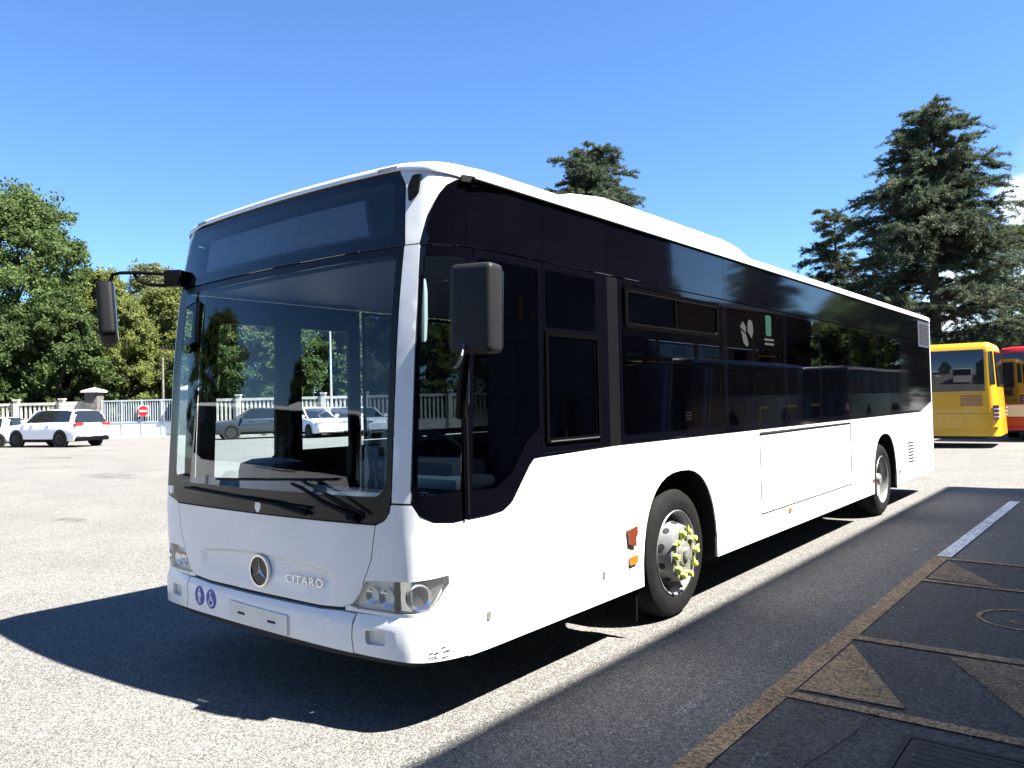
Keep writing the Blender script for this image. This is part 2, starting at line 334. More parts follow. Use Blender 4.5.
# grit and dry leaf flecks lying in the bay
random.seed(12); mb = MB()
for k in range(260):
    x = random.uniform(2.4, 5.5); y = random.uniform(-2, 6); r_ = random.uniform(.003, .010); a = random.uniform(0, 6.28); h = random.uniform(.002, .006)
    P = [(x+r_*math.cos(a), y+r_*math.sin(a), .0145), (x+r_*.5*math.cos(a+2), y+r_*.5*math.sin(a+2), .0145+h), (x+r_*math.cos(a+3.3), y+r_*math.sin(a+3.3), .0145), (x+r_*.6*math.cos(a+4.7), y+r_*.6*math.sin(a+4.7), .0145+h*.5)]
    mb.add(P, [(0, 1, 2), (0, 2, 3)])
tag(mb.build('grit', M['greysticker'] if False else mat('pale grit', (.42, .42, .38), .8)), 'pale grit and flecks scattered over the shaded bay', 'grit', kind='stuff')
# cast drain cover set in the bay
t = tag(empty('drain_cover', (3.5, .96, 0)), 'dark rusty cast drain cover set in the shaded bay beside the yellow line', 'drain cover')
M['castiron'] = mat('rusty cast iron', (.030, .026, .028), .85, .0, var=.4, vscale=20)
mb = MB(); 
for (a, b, c_, d) in ((-.45, .45, .45, .48), (-.45, .45, -.48, -.45), (-.48, -.45, -.48, .48), (.45, .48, -.48, .48)): mb.box(a, b, c_, d, .002, .014)
mb.build('frame', 'under', t)
mb = MB().box(-.445, .445, -.445, .445, .002, .012)
for k in range(16): mb.box(-.41, .41, -.42+k*.055, -.42+k*.055+.03, .0121, .0135)
mb.build('cover_plate', 'castiron', t)

# ================================================================== BUS
CP = [(0, -.03), (.3, -.024), (.6, -.008), (.85, .018), (1.0, .042), (1.08, .061), (1.135, .082), (1.195, .140), (1.237, .225), (1.262, .33), (1.272, .44), (1.275, .55)]
def plan():
    P = np.array(CP); Q = []; n = len(P)
    for i in range(n-1):
        p0 = P[i-1] if i else np.array([-P[1][0], P[1][1]]); p1 = P[i]; p2 = P[i+1]; p3 = P[i+2] if i+2 < n else P[i+1]+np.array([0, .11])
        for k in range(8):
            t = k/8; Q.append(.5*(2*p1+(p2-p0)*t+(2*p0-5*p1+4*p2-p3)*t*t+(3*p1-p0-3*p2+p3)*t**3))
    Q.append(P[-1]); SD = None
    # straight side, then rounded rear corner and rear wall to the centre
    Q.append(np.array([1.275, 11.72]))
    for k in range(1, 9):
        a = math.pi/2*k/8; Q.append(np.array([1.275-.14*(1-math.cos(a)), 11.72+.14*math.sin(a)]))
    Q.append(np.array([0, 11.86]))
    Q = np.array(Q); L = np.concatenate([[0], np.cumsum(np.hypot(*np.diff(Q, axis=0).T))]); return Q, L
PQ, PL = plan(); SIDE = 1.0952; SEND = PL[-1]; SREAR = 11.72+SIDE
def S(s, z, off=0):
    def P(s, z):
        a = abs(s)
        if s < 0: 
            q = P(a, z); k = max(0, min(1, (q.y < .9)*(.9-q.y)/.6)); e_ = min(1, abs(q.x)/1.2)**3*(1 if z > 1 else .55+.45*max(0, (z-.36)/.64))
            return Vector((-(q.x+.02*k*e_), q.y-.045*k*e_, z))
        x = float(np.interp(a, PL, PQ[:, 0])); y = float(np.interp(a, PL, PQ[:, 1]))
        ww = min(1, max(0, (1.2-y)/1.1)); y = y+(.065*max(0, z-1.0)+.075*max(0, z-1.8)**2)*ww
        if z < .56: y -= .022*ww*min(1, (.56-z)/.02)
        return Vector((x if s >= 0 else -x, y, z))
    p = P(s, z)
    if off:
        e = .004; t1 = P(s+e, z)-P(s-e, z); n = Vector((t1.y, -t1.x, 0)).normalized(); p = p+n*off
    return p
ORG = Vector((0, 5.9, 0))
bus = tag(empty('bus', ORG), 'large white city bus with black glazed upper sides parked in the middle of the yard', 'bus', 'white city buses')
def dense(loop, step):
    out = []
    for (a, b) in zip(loop, loop[1:]+loop[:1]):
        n = max(1, int(max(abs(b[0]-a[0])/step, abs(b[1]-a[1])/(step*3))+.999)) if min(abs(a[0]), abs(b[0])) < 1.75 or max(abs(a[0]),abs(b[0]))>SREAR else 1
        for k in range(n): out.append((a[0]+(b[0]-a[0])*k/n, a[1]+(b[1]-a[1])*k/n))
    return out
def rounded(loop, r, n=5):
    out = []; m = len(loop)
    for i in range(m):
        p = Vector(loop[i]); a = Vector(loop[i-1]); b = Vector(loop[(i+1) % m]); rr = r[i] if isinstance(r, (list, tuple)) else r
        if rr <= 0: out.append(tuple(p)); continue
        da = (a-p); db = (b-p); rr = min(rr, da.length*.45, db.length*.45); A = p+da.normalized()*rr; B = p+db.normalized()*rr
        for k in range(n+1):
            t = k/n; out.append(tuple(A*(1-t)**2+p*2*t*(1-t)+B*t*t))
    return out
def patch(name, outer, m, parent=bus, holes=(), off=0, thick=.006, grid=.05, smooth=True, surf=None, flip=1, gz_step=.12):
    """panel cut out of the body surface: outline in (distance round the body, height), real thickness"""
    surf = surf or (lambda s, z, o: S(s, z, o))
    loops = [dense(outer, grid)]+[dense(h, grid) for h in holes]
    V = []; E = []
    for lp in loops:
        n0 = len(V); V += [Vector(q) for q in lp]; E += [(n0+i, n0+(i+1) % len(lp)) for i in range(len(lp))]
    s0, s1 = min(v.x for v in V), max(v.x for v in V); z0, z1 = min(v.y for v in V), max(v.y for v in V)
    if min(abs(s0), abs(s1)) < 1.75 or s0*s1 < 0 or max(abs(s0), abs(s1)) > SREAR:
        gs = np.arange(s0+grid*.5, s1, grid); gs = [g for g in gs if abs(g) < 1.8 or abs(g) > SREAR-.05]
        gz = np.arange(z0+.3*gz_step, z1, gz_step)
        V += [Vector((float(a), float(b))) for a in gs for b in gz]
    r = delaunay_2d_cdt(V, E, [], 0, 1e-6)
    vs, fs = r[0], r[2]
    def inside(p):
        c = 0
        for lp in loops:
            k = False; j = len(lp)-1
            for i in range(len(lp)):
                xi, yi = lp[i]; xj, yj = lp[j]
                if (yi > p[1]) != (yj > p[1]) and p[0] < (xj-xi)*(p[1]-yi)/(yj-yi)+xi: k = not k
                j = i
            c += k
        return c % 2 == 1
    fs = [f for f in fs if inside(sum((vs[i] for i in f), Vector((0, 0)))/len(f))]
    used = sorted({i for f in fs for i in f}); mp_ = {a: i for i, a in enumerate(used)}
    P = [surf(vs[i].x, vs[i].y, off) for i in used]; fs = [tuple(mp_[i] for i in f) for f in fs]
    mb = MB()
    if thick:
        Pb = [surf(vs[i].x, vs[i].y, off-thick) for i in used]; n = len(P); cnt = {}
        for f in fs:
            for a, b in zip(f, f[1:]+f[:1]): cnt[(a, b)] = 1
        rim = [(a, b) for a, b in cnt if (b, a) not in cnt]
        mb.add(P+Pb, fs+[tuple(i+n for i in reversed(f)) for f in fs]+[(b, a, a+n, b+n) for a, b in rim])
    else: mb.add(P, fs)
    o = mb.build(name, m, parent, org=ORG)
    if smooth: o.data.shade_smooth(); o.data.set_sharp_from_angle(angle=R(32))
    return o
def Y(y): return y+SIDE           # body distance of a point y metres behind the nose on the side
def both(fn):
    for sg in (1, -1): fn(sg)
def mir(loop, sg): return [(a*sg, b) for a, b in loop]

# --- inner dark shell behind all the joints (follows the body 12 mm in)
ZB = .36
inner = []
def arch(yc, hw=.63, top=1.085, z0=.30):
    out = []
    for k in range(21):
        t = math.pi*k/20; c, s_ = math.cos(t), math.sin(t)
        out.append((Y(yc)+hw*math.copysign(abs(c)**.80, c), z0+(top-z0)*abs(s_)**.72))
    return out            # from rear foot over the top to the front foot
FW, RW = 2.705, 8.64
archF, archR = arch(2.70, .60), arch(8.63, .60)
def shell(sg):
    lp = [(1.46, ZB+.01)]+[(a, max(b, ZB+.01)) for a, b in reversed(archF)]+[(a, max(b, ZB+.01)) for a, b in reversed(archR)]+[(SEND, ZB+.01), (SEND, 1.28), (Y(1.0), 1.28), (Y(.62), 1.04), (1.46, 1.04)]
    return mir(lp, sg)
both(lambda sg: patch('lower_shell', shell(sg), 'gap', off=-.012, thick=.01, grid=.12))
patch('front_shell', [(-1.45, .38), (1.45, .38), (1.45, .99), (-1.45, .99)], 'gap', off=-.045, thick=.004)

# --- front
fp_r = [(.925, 1.015), (.895, .84), (.82, .68), (.765, .615), (.70, .585), (.53, .575), (.25, .578)]
fp = fp_r+[(-a, b) for a, b in reversed(fp_r)]
# recess for the emblem field is pressed into the flap
def recsurf(s, z, off):
    u = abs(s); d = 0
    zt = .80-.04*(u/.6)**2; 
    ins = min((.62-u)/.02, (zt-z)/.018, (z-.60)/.10)
    d = max(0, min(1, ins))
    return S(s, z, off-.016*d)
def flap():
    rec = [(-.64, .60), (-.60, .79), (-.3, .815), (0, .83), (.3, .815), (.60, .79), (.64, .60)]
    rec2 = [(-.60, .63), (-.575, .755), (-.3, .775), (0, .785), (.3, .775), (.575, .755), (.60, .63)]
    return patch('front_flap', fp, 'white', surf=recsurf, grid=.02, gz_step=.012)
def patch_rec():
    # fine grid so the pressing shows
    s = [(-.93+.0155*i) for i in range(121)]
    return None
front_flap = flap()
def cornerpanel(sg):
    hl = [(.71, .605), (.79, .69), (.86, .735), (.93, .745), (1.12, .75), (1.33, .775), (1.335, .73), (1.28, .65), (1.22, .60), (1.15, .588), (1.06, .583), (.80, .583)]
    cp = [(.931, 1.015), (.901, .84), (.826, .68), (.77, .612), (.716, .59), (.72, .572), (1.445, .572), (1.445, 1.028), (1.36, 1.02), (1.25, 1.03), (1.18, 1.06), (1.14, 1.12), (1.022, 1.12), (1.015, 1.08), (.985, 1.04)]
    hlc = [(.74, .602), (.80, .685), (.86, .732), (.93, .742), (1.12, .747), (1.325, .77), (1.33, .73), (1.275, .65), (1.22, .605), (1.15, .592), (1.06, .588), (.80, .588)]
    patch('corner_panel', mir(cp, sg), 'white', holes=[mir(hlc, sg)], grid=.03, thick=.02)
    # headlight: chamber, lens and the round lamps behind it
    ch = patch('headlight', mir(hlc, sg), 'lampdim', off=-.032, thick=.004, grid=.03)
    g = lambda a, b: None
    patch('lens', mir(hlc, sg), 'gl_lamp', parent=ch, off=-.002, thick=0, grid=.03)
    def ringloop(cs, cz, r, n=24, sx=1): return [(sg*(cs+r*sx*math.cos(2*math.pi*k/n)), cz+r*math.sin(2*math.pi*k/n)) for k in range(n)]
    patch('divider', mir([(1.035, .59), (1.05, .59), (1.05, .745), (1.035, .745)], sg), 'under', parent=ch, off=-.004, thick=.04, grid=.03)
    patch('reflector', mir([(1.06, .60), (1.20, .60), (1.26, .65), (1.31, .73), (1.30, .76), (1.06, .742)], sg), 'lampwhite', parent=ch, off=-.024, thick=.008, grid=.02)
    c = S(sg*1.17, .675, -.02); nrm = (S(sg*1.17, .675, .1)-S(sg*1.17, .675)).normalized(); q = nrm.to_track_quat('Z', 'Y').to_matrix().to_4x4()
    def bowl(cs, cz, r, dep, m_, nm):
        c = S(sg*cs, cz, -.012); nrm = (S(sg*cs, cz, .1)-S(sg*cs, cz)).normalized(); T = Matrix.Translation(c) @ nrm.to_track_quat('Z', 'Y').to_matrix().to_4x4()
        b = MB().lathe([(-dep, .002), (-dep*.9, r*.35), (-dep*.55, r*.75), (0, r), (.002, r*1.06), (-.01, r*1.08)], 24, 'Z'); b.v = [tuple(T @ Vector(v)) for v in b.v]
        b.build(nm, m_, ch, smooth=True, org=ORG)
    bowl(1.17, .672, .062, .03, 'chrome', 'main_lamp'); bowl(.985, .655, .045, .03, 'chrome', 'dipped_lamp'); bowl(.895, .66, .04, .03, 'chrome', 'side_lamp'); 
both(cornerpanel)
def bumper():
    for sg in (1, -1):
        fog = rounded([(.875, .425), (1.0, .43), (.998, .50), (.87, .495)], .02)
        patch('bumper_corner', mir([(.798, .372), (1.08, .366), (1.2, .362), (1.445, .357), (1.445, .566), (1.15, .576), (.80, .566), (.785, .45)], sg), 'white', holes=[mir(fog, sg)], grid=.03, thick=.03)
        f = patch('fog_lamp', mir([(.87, .42), (1.005, .42), (1.005, .505), (.865, .505)], sg), 'lampdim', off=-.026, thick=.01, grid=.03)
        patch('lens', mir([(.882, .432), (.993, .436), (.990, .493), (.878, .49)], sg), 'gl_lamp', parent=f, off=-.014, thick=0, grid=.03)
    patch('bumper', [(-.79, .372), (-.4, .378), (0, .38), (.4, .376), (.79, .37), (.777, .45), (.79, .562), (.70, .564), (.53, .556), (.25, .556), (-.25, .556), (-.53, .556), (-.70, .564), (-.79, .562), (-.777, .45)], 'white', grid=.03, thick=.03)
bumper()
# underside lip so that the bumper reads as a deep moulding
patch('bumper_lip', [(-1.44, .335), (1.44, .335), (1.44, .375), (-1.44, .375)], 'under', off=-.035, thick=.03)
# number plate holder, empty
npl = patch('number_plate_holder', [(-.25, .395), (.30, .383), (.30, .492), (-.25, .503)], 'cream', off=.012, thick=.012, grid=.1)
patch('slot', [(-.16, .440), (-.09, .439), (-.09, .452), (-.16, .453)], 'under', parent=npl, off=.014, thick=.002); patch('slot', [(.13, .434), (.20, .433), (.20, .446), (.13, .447)], 'under', parent=npl, off=.014, thick=.002)
# windscreen with black edging
wsL = [(-1.04, 1.13), (-1.0, 1.055), (-.93, 1.024), (0, 1.022), (.93, 1.024), (1.0, 1.055), (1.018, 1.13), (1.026, 2.42), (-1.026, 2.42)]
wsL[0] = (-1.118, 1.13); wsL[1] = (-1.09, 1.055); wsL[-1] = (-1.118, 2.42)
ws_in = rounded([(-1.005, 1.20), (-.93, 1.155), (.93, 1.155), (.985, 1.20), (.99, 2.38), (-1.005, 2.38)], [.05, .05, .05, .05, .05, .05])
wsc = patch('windscreen', ws_in, 'gl_front', thick=0, grid=.06)
patch('windscreen_edging', wsL, 'blackfrit', holes=[ws_in], thick=.008, grid=.06)
dp = rounded([(-1.112, 2.43), (1.03, 2.43), (.99, 2.75), (.94, 2.826), (-1.03, 2.826), (-1.085, 2.75)], [0, 0, .05, .03, .03, .05])
dpi = rounded([(-1.0, 2.485), (.955, 2.485), (.92, 2.785), (-.97, 2.785)], .02)
dg = patch('display_glass', dpi, 'gl_disp', thick=0, grid=.06)
patch('display_edging', dp, 'blackgloss', holes=[dpi], thick=.008, grid=.06)
M['dispanel'] = mat('blank destination panel', (.24, .28, .30), .5, var=.12, vscale=5)
patch('destination_panel', [(-.90, 2.53), (.73, 2.53), (.66, 2.735), (-.90, 2.735)], 'dispanel', off=-.06, thick=.03, grid=.1)
patch('display_backing', [(-1.1, 2.40), (1.1, 2.40), (1.1, 2.80), (-1.1, 2.80)], 'under', off=-.16, thick=.02, grid=.1)
def decal_loops(name, parts, parent=bus):
    pass
ov = [(.0+.028*math.cos(2*math.pi*k/24), 1.062+.036*math.sin(2*math.pi*k/24)) for k in range(24)]
patch('oval_sticker', ov, 'pure', off=.002, thick=.002)
# emblem: dark disc, bright ring and three-pointed star
c0 = None; 
def on_front(u, v, d, c=(.018, .697)): return S(c[0]+u, c[1]+v, d)
mb = MB().prism([(.082*math.cos(2*math.pi*k/40), .082*math.sin(2*math.pi*k/40)) for k in range(40)], -.012, .004, lambda u, v, d: on_front(u, v, d))
em = mb.build('emblem', 'blackgloss', bus, org=ORG)
mb = MB()
for k in range(48):
    a0, a1 = 2*math.pi*k/48, 2*math.pi*(k+1)/48
    q = [(.080, a0), (.080, a1), (.091, a1), (.091, a0)]
    mb.prism([(r_*math.cos(a), r_*math.sin(a)) for r_, a in q], -.01, .010, lambda u, v, d: on_front(u, v, d))
mb.build('emblem_ring', 'chrome', em, org=ORG)
mb = MB()
for k in range(3):
    a = math.pi/2+2*math.pi*k/3; tip = (.082*math.cos(a), .082*math.sin(a))
    for sgn in (1, -1):
        b_ = (.014*math.cos(a+sgn*math.pi/3), .014*math.sin(a+sgn*math.pi/3))
        P = [on_front(0, 0, .014), on_front(*tip, .008), on_front(*b_, .005)]
        mb.add(P, [(0, 1, 2)])
mb.build('emblem_star', 'chrome', em, org=ORG)
def text_on(txt, s0, z0, size, mname, parent, off=.004, stretch=1, tilt=0, name='lettering', surf=None, space=1):
    cu = bpy.data.curves.new('t', 'FONT'); cu.body = txt; cu.size = size; cu.extrude = 0; cu.space_character = space
    to = bpy.data.objects.new('t', cu); col.objects.link(to); bpy.context.view_layer.update()
    me = bpy.data.meshes.new_from_object(to.evaluated_get(bpy.context.evaluated_depsgraph_get())); bpy.data.objects.remove(to)
    n = len(me.vertices); f2 = surf or (lambda u, v, d: S(s0+u*stretch, z0+v+u*tilt, d))
    A = [tuple(f2(v.co.x, v.co.y, off)) for v in me.vertices]; B = [tuple(f2(v.co.x, v.co.y, off-.004)) for v in me.vertices]
    fs = [tuple(p.vertices) for p in me.polygons]; cnt = {}
    for f in fs:
        for a, b in zip(f, f[1:]+f[:1]): cnt[(a, b)] = 1
    rim = [(a, b) for a, b in cnt if (b, a) not in cnt]
    mb = MB().add(A+B, fs+[tuple(i+n for i in reversed(f)) for f in fs]+[(b, a, a+n, b+n) for a, b in rim]); bpy.data.meshes.remove(me)
    return mb.build(name, mname, parent, org=ORG if surf is None else None)
text_on('CITARO', .245, .665, .062, 'chrome', bus, off=.0, stretch=1.28, tilt=-.0, surf=None, space=1.12, name='model_lettering')
# blue round stickers with a standing passenger and a wheelchair user
for (cs, kind) in ((-.62, 0), (-.478, 1)):
    st = patch('round_sticker', [(cs+.058*math.cos(2*math.pi*k/32), .472+.058*math.sin(2*math.pi*k/32)) for k in range(32)], 'blue', off=.002, thick=.002)
    mb = MB(); g = lambda u, v, d: S(cs+u, .472+v, d)
    def disc(x, y, r): mb.prism([(x+r*math.cos(2*math.pi*k/14), y+r*math.sin(2*math.pi*k/14)) for k in range(14)], .0025, .0042, g)
    def bar(x0, y0, x1, y1, wd):
        a = Vector((x0, y0)); b = Vector((x1, y1)); n = (b-a).orthogonal().normalized()*wd/2
        mb.prism([tuple(a+n), tuple(a-n), tuple(b-n), tuple(b+n)], .0025, .0042, g)
    if kind == 0:
        disc(0, .036, .009); bar(0, .024, 0, -.006, .02); bar(-.005, -.006, -.008, -.042, .008); bar(.006, -.006, .009, -.042, .008); bar(-.012, .022, -.02, -.004, .006); bar(.012, .022, .02, -.004, .006)
    else:
        disc(-.008, .037, .008); bar(-.008, .026, -.004, -.006, .010); bar(-.004, .01, .016, .008, .006); bar(-.004, -.004, .018, -.006, .009); bar(.018, -.006, .026, -.032, .008)
        for k in range(14):
            a0 = R(150+k*16); a1 = R(150+(k+1)*16); bar(-.003+.024*math.cos(a0), -.018+.024*math.sin(a0), -.003+.024*math.cos(a1), -.018+.024*math.sin(a1), .006)
    mb.build('pictogram', 'pure', st, org=ORG)

# --- A pillars, roof corners, black corner glass and side band
crescent = [(1.125, 2.44), (1.135, 2.50), (1.15, 2.58), (1.175, 2.64), (1.20, 2.69), (1.235, 2.735), (1.29, 2.765)]
ZT = 2.765
def side_front(sg):
    patch('windscreen_pillar', mir([(1.026, 1.13), (1.130, 1.13), (1.132, 1.64), (1.132, 2.14), (1.124, 2.425), (1.034, 2.425)] if sg > 0 else [(1.122, 1.13), (1.136, 1.13), (1.134, 2.425), (1.122, 2.425)], sg), 'white', grid=.03, thick=.02)
    patch('roof_corner', mir([(1.038, 2.432)]+[(1.118, 2.432)]+[(a-.004, b+.002) for a, b in crescent]+[(1.36, 2.772), (1.36, 2.785), (1.2, 2.812), (1.0, 2.84), (.946, 2.84), (.998, 2.755)] if sg > 0 else [(1.115, 2.432), (1.121, 2.432)]+[(a-.004, b+.002) for a, b in crescent]+[(1.36, 2.772), (1.36, 2.785), (1.2, 2.812), (1.06, 2.84), (1.035, 2.84), (1.09, 2.755)], sg), 'white', grid=.025, thick=.02)
    patch('upper_panel', mir(crescent+[(Y(.285), ZT), (Y(.285), 2.425), (1.125, 2.425)], sg), 'blackgloss', grid=.03)
    qo = [(1.138, 1.12), (1.18, 1.068), (1.25, 1.037), (1.36, 1.028), (1.44, 1.031), (1.44, 2.415), (1.130, 2.415), (1.138, 2.14)]
    qi = [(1.165, 1.20), (1.19, 1.165), (1.40, 1.175), (1.40, 2.36), (1.158, 2.36)]
    patch('quarter_window_edging', mir(qo, sg), 'blackgloss', holes=[mir(qi, sg)], grid=.03)
    patch('quarter_window', mir(qi, sg), 'gl_corner', thick=0, grid=.03)
both(side_front)
# --- visible (driver's) side upper band, joints between panels
def band(sg, cuts, z0=2.425, z1=ZT, nm='upper_panel'):
    for a, b in zip(cuts, cuts[1:]): patch(nm, mir([(Y(a)+.002, z0), (Y(b)-.002, z0), (Y(b)-.002, z1), (Y(a)+.002, z1)], sg), 'blackgloss', thick=.008, grid=.5)
CUTS = [.285, 1.0, 1.72, 2.62, 3.55, 4.96, 6.01, 7.13, 8.35, 9.6, 10.86]
both(lambda sg: band(sg, CUTS))
def window(sg, y0, y1, z0=1.325, z1=2.415, edge=.035, low=None, m='gl_side', name='window', r=.04):
    o = low or [(Y(y0)+.003, z0), (Y(y1)-.003, z0), (Y(y1)-.003, z1), (Y(y0)+.003, z1)]
    cx = sum(a for a, b in o)/len(o); cz = sum(b for a, b in o)/len(o)
    i = [(Y(y0)+edge, z0+edge+.02), (Y(y1)-edge, z0+edge+.02), (Y(y1)-edge, z1-edge*.8), (Y(y0)+edge, z1-edge*.8)] if low is None else None
    i = rounded(i, r) if i else None
    f = patch('window_edging', mir(o, sg), 'blackgloss', holes=[mir(i, sg)], thick=.008, grid=.5)
    f.name = name
    patch('pane', mir(i, sg), m, parent=f, thick=0, off=-.001, grid=.5)
    return f
# driver's pane with its diagonal lower corner
def driver(sg):
    o = [(1.447, 1.033), (1.60, 1.036), (1.72, 1.045), (1.80, 1.085), (1.955, 1.265), (2.0, 1.30), (Y(1.0)-.003, 1.322), (Y(1.0)-.003, 2.415), (1.447, 2.415)]
    i = rounded([(1.475, 1.17), (1.66, 1.165), (1.80, 1.24), (1.93, 1.40), (Y(1.0)-.04, 1.47), (Y(1.0)-.04, 2.37), (1.475, 2.37)], .03)
    f = patch('driver_window', mir(o, sg), 'blackgloss', holes=[mir(i, sg)], thick=.008, grid=.06)
    patch('pane', mir(i, sg), 'gl_side', parent=f, thick=0, grid=.06)
driver(1)
w1 = patch('driver_window', [(Y(1.0)+.003, 1.325), (Y(1.72)-.003, 1.325), (Y(1.72)-.003, 2.415), (Y(1.0)+.003, 2.415)], 'blackgloss', thick=.008, grid=.5,
      holes=[[(Y(1.03), 2.045), (Y(1.575), 2.045), (Y(1.575), 2.375), (Y(1.03), 2.375)], [(Y(1.04), 1.40), (Y(1.56), 1.40), (Y(1.56), 1.985), (Y(1.04), 1.985)]])
patch('pane', [(Y(1.03), 2.045), (Y(1.575), 2.045), (Y(1.575), 2.375), (Y(1.03), 2.375)], 'gl_side', parent=w1, thick=0, off=-.001, grid=.5)
patch('pane', [(Y(1.04), 1.40), (Y(1.56), 1.40), (Y(1.56), 1.985), (Y(1.04), 1.985)], 'gl_side', parent=w1, thick=0, off=-.006, grid=.5)
def frame_on(name, y0, y1, z0, z1, wd, m, parent, off=.008, sg=1, r=0.0):
    o = [(Y(y0), z0), (Y(y1), z0), (Y(y1), z1), (Y(y0), z1)]; i = [(Y(y0)+wd, z0+wd), (Y(y1)-wd, z0+wd), (Y(y1)-wd, z1-wd), (Y(y0)+wd, z1-wd)]
    if r: o = rounded(o, r); i = rounded(i, max(.005, r-wd))
    return patch(name, mir(o, sg), m, parent=parent, holes=[mir(i, sg)], off=off, thick=.012, grid=.5)
frame_on('sliding_frame', 1.015, 1.60, 1.375, 2.02, .028, 'framepl', w1, .012)
patch('sill_strip', [(Y(1.05), 1.383), (Y(1.57), 1.383), (Y(1.57), 1.389), (Y(1.05), 1.389)], 'alu', parent=w1, off=.0145, thick=.002, grid=.5)
for i, (a, b) in enumerate(((1.72, 1.86), (1.86, 3.55), (3.55, 4.96), (4.96, 6.01), (6.01, 7.13), (7.13, 8.35), (8.35, 9.6))):
    if i == 0: patch('window_pillar', [(Y(a)+.003, 1.325), (Y(b)-.003, 1.325), (Y(b)-.003, 2.415), (Y(a)+.003, 2.415)], 'blackfrit', thick=.008, off=-.002, grid=.5); continue
    f = window(1, a, b)
    if i == 1:
        tv = frame_on('tilting_vent', 1.93, 3.43, 2.09, 2.375, .03, 'framepl', f, .010, r=.05)
        frame_on('vent_pane_edge', 1.96, 3.40, 2.12, 2.345, .006, 'blackrub', f, .0105, r=.04).name = 'vent_seal'
        patch('vent_bar', [(Y(2.66), 2.12), (Y(2.69), 2.12), (Y(2.69), 2.345), (Y(2.66), 2.345)], 'framepl', parent=f, off=.006, thick=.01, grid=.5)
lastw = [(Y(9.6)+.003, 1.325), (Y(10.86), 1.325), (Y(11.70), 1.47), (Y(11.70), 2.33), (Y(9.6)+.003, 2.33)]
def rearwin(sg):
    f = patch('window', mir([(Y(9.6)+.003, 1.325), (Y(10.86)-.003, 1.325), (Y(10.86)-.003, 2.415), (Y(9.6)+.003, 2.415)], sg), 'blackgloss', thick=.008, grid=.5)
    patch('rear_side_panel', mir([(Y(10.86)+.003, 1.325), (Y(10.875), 1.325), (Y(11.68), 1.47), (Y(11.68), 2.33), (Y(10.86)+.003, 2.33)], sg), 'blackgloss', thick=.008, grid=.5)
    v = patch('roof_vent_grille', mir([(Y(10.865), 2.335), (Y(11.70), 2.335), (Y(11.70), ZT), (Y(10.865), ZT)], sg), 'dash', thick=.008, off=-.002, grid=.5)
    mb = MB()
    for k in range(9):
        z = 2.375+k*.037
        for (ya, yb) in ((10.95, 11.24), (11.28, 11.58)): mb.add([S(sg*Y(ya), z, .001), S(sg*Y(yb), z, .001), S(sg*Y(yb), z+.02, .008), S(sg*Y(ya), z+.02, .008)], [(0, 1, 2, 3)])
    mb.build('louvre', 'under', v, org=ORG)
both(rearwin)
patch('rear_pillar', [(Y(11.685), 1.475), (SREAR+.19, 1.475), (SREAR+.19, ZT), (Y(11.705), ZT), (Y(11.705), 2.33), (Y(11.685), 2.33)], 'white', thick=.01, grid=.03)
patch('rear_pillar', mir([(Y(11.685), 1.475), (SREAR+.19, 1.475), (SREAR+.19, ZT), (Y(11.705), ZT), (Y(11.705), 2.33), (Y(11.685), 2.33)], -1), 'white', thick=.01, grid=.03)
# decals in the windows
fdec = [(3.98+.0, 2.16)]
def blobdec(yc, zc, pts, m, nm): patch(nm, [(Y(yc+a*.72), zc+b*.72) for a, b in pts], m, off=.0025, thick=.0015, grid=.5)
blobdec(4.02, 2.17, [(-.20, .06), (-.04, .0), (-.03, .07), (-.12, .13)], 'greysticker', 'window_sticker')
blobdec(4.02, 2.17, [(-.19, .03), (-.03, -.02), (.04, -.13), (-.02, -.17), (-.12, -.12)], 'greysticker', 'window_sticker')
blobdec(4.02, 2.17, [(.02, .02), (.14, -.06), (.20, .03), (.17, .15), (.07, .17), (.02, .1)], 'greysticker', 'window_sticker')
patch('green_sticker', rounded([(Y(4.46), 2.17), (Y(4.60), 2.17), (Y(4.60), 2.36), (Y(4.46), 2.36)], .03), 'green', off=.0025, thick=.0015, grid=.5)
for k in (0, 1): patch('sticker_text_line', [(Y(4.42+.01*k), 2.125-.04*k), (Y(4.66), 2.125-.04*k), (Y(4.66), 2.145-.04*k), (Y(4.42+.01*k), 2.145-.04*k)], 'greysticker', off=.0025, thick=.0015, grid=.5)

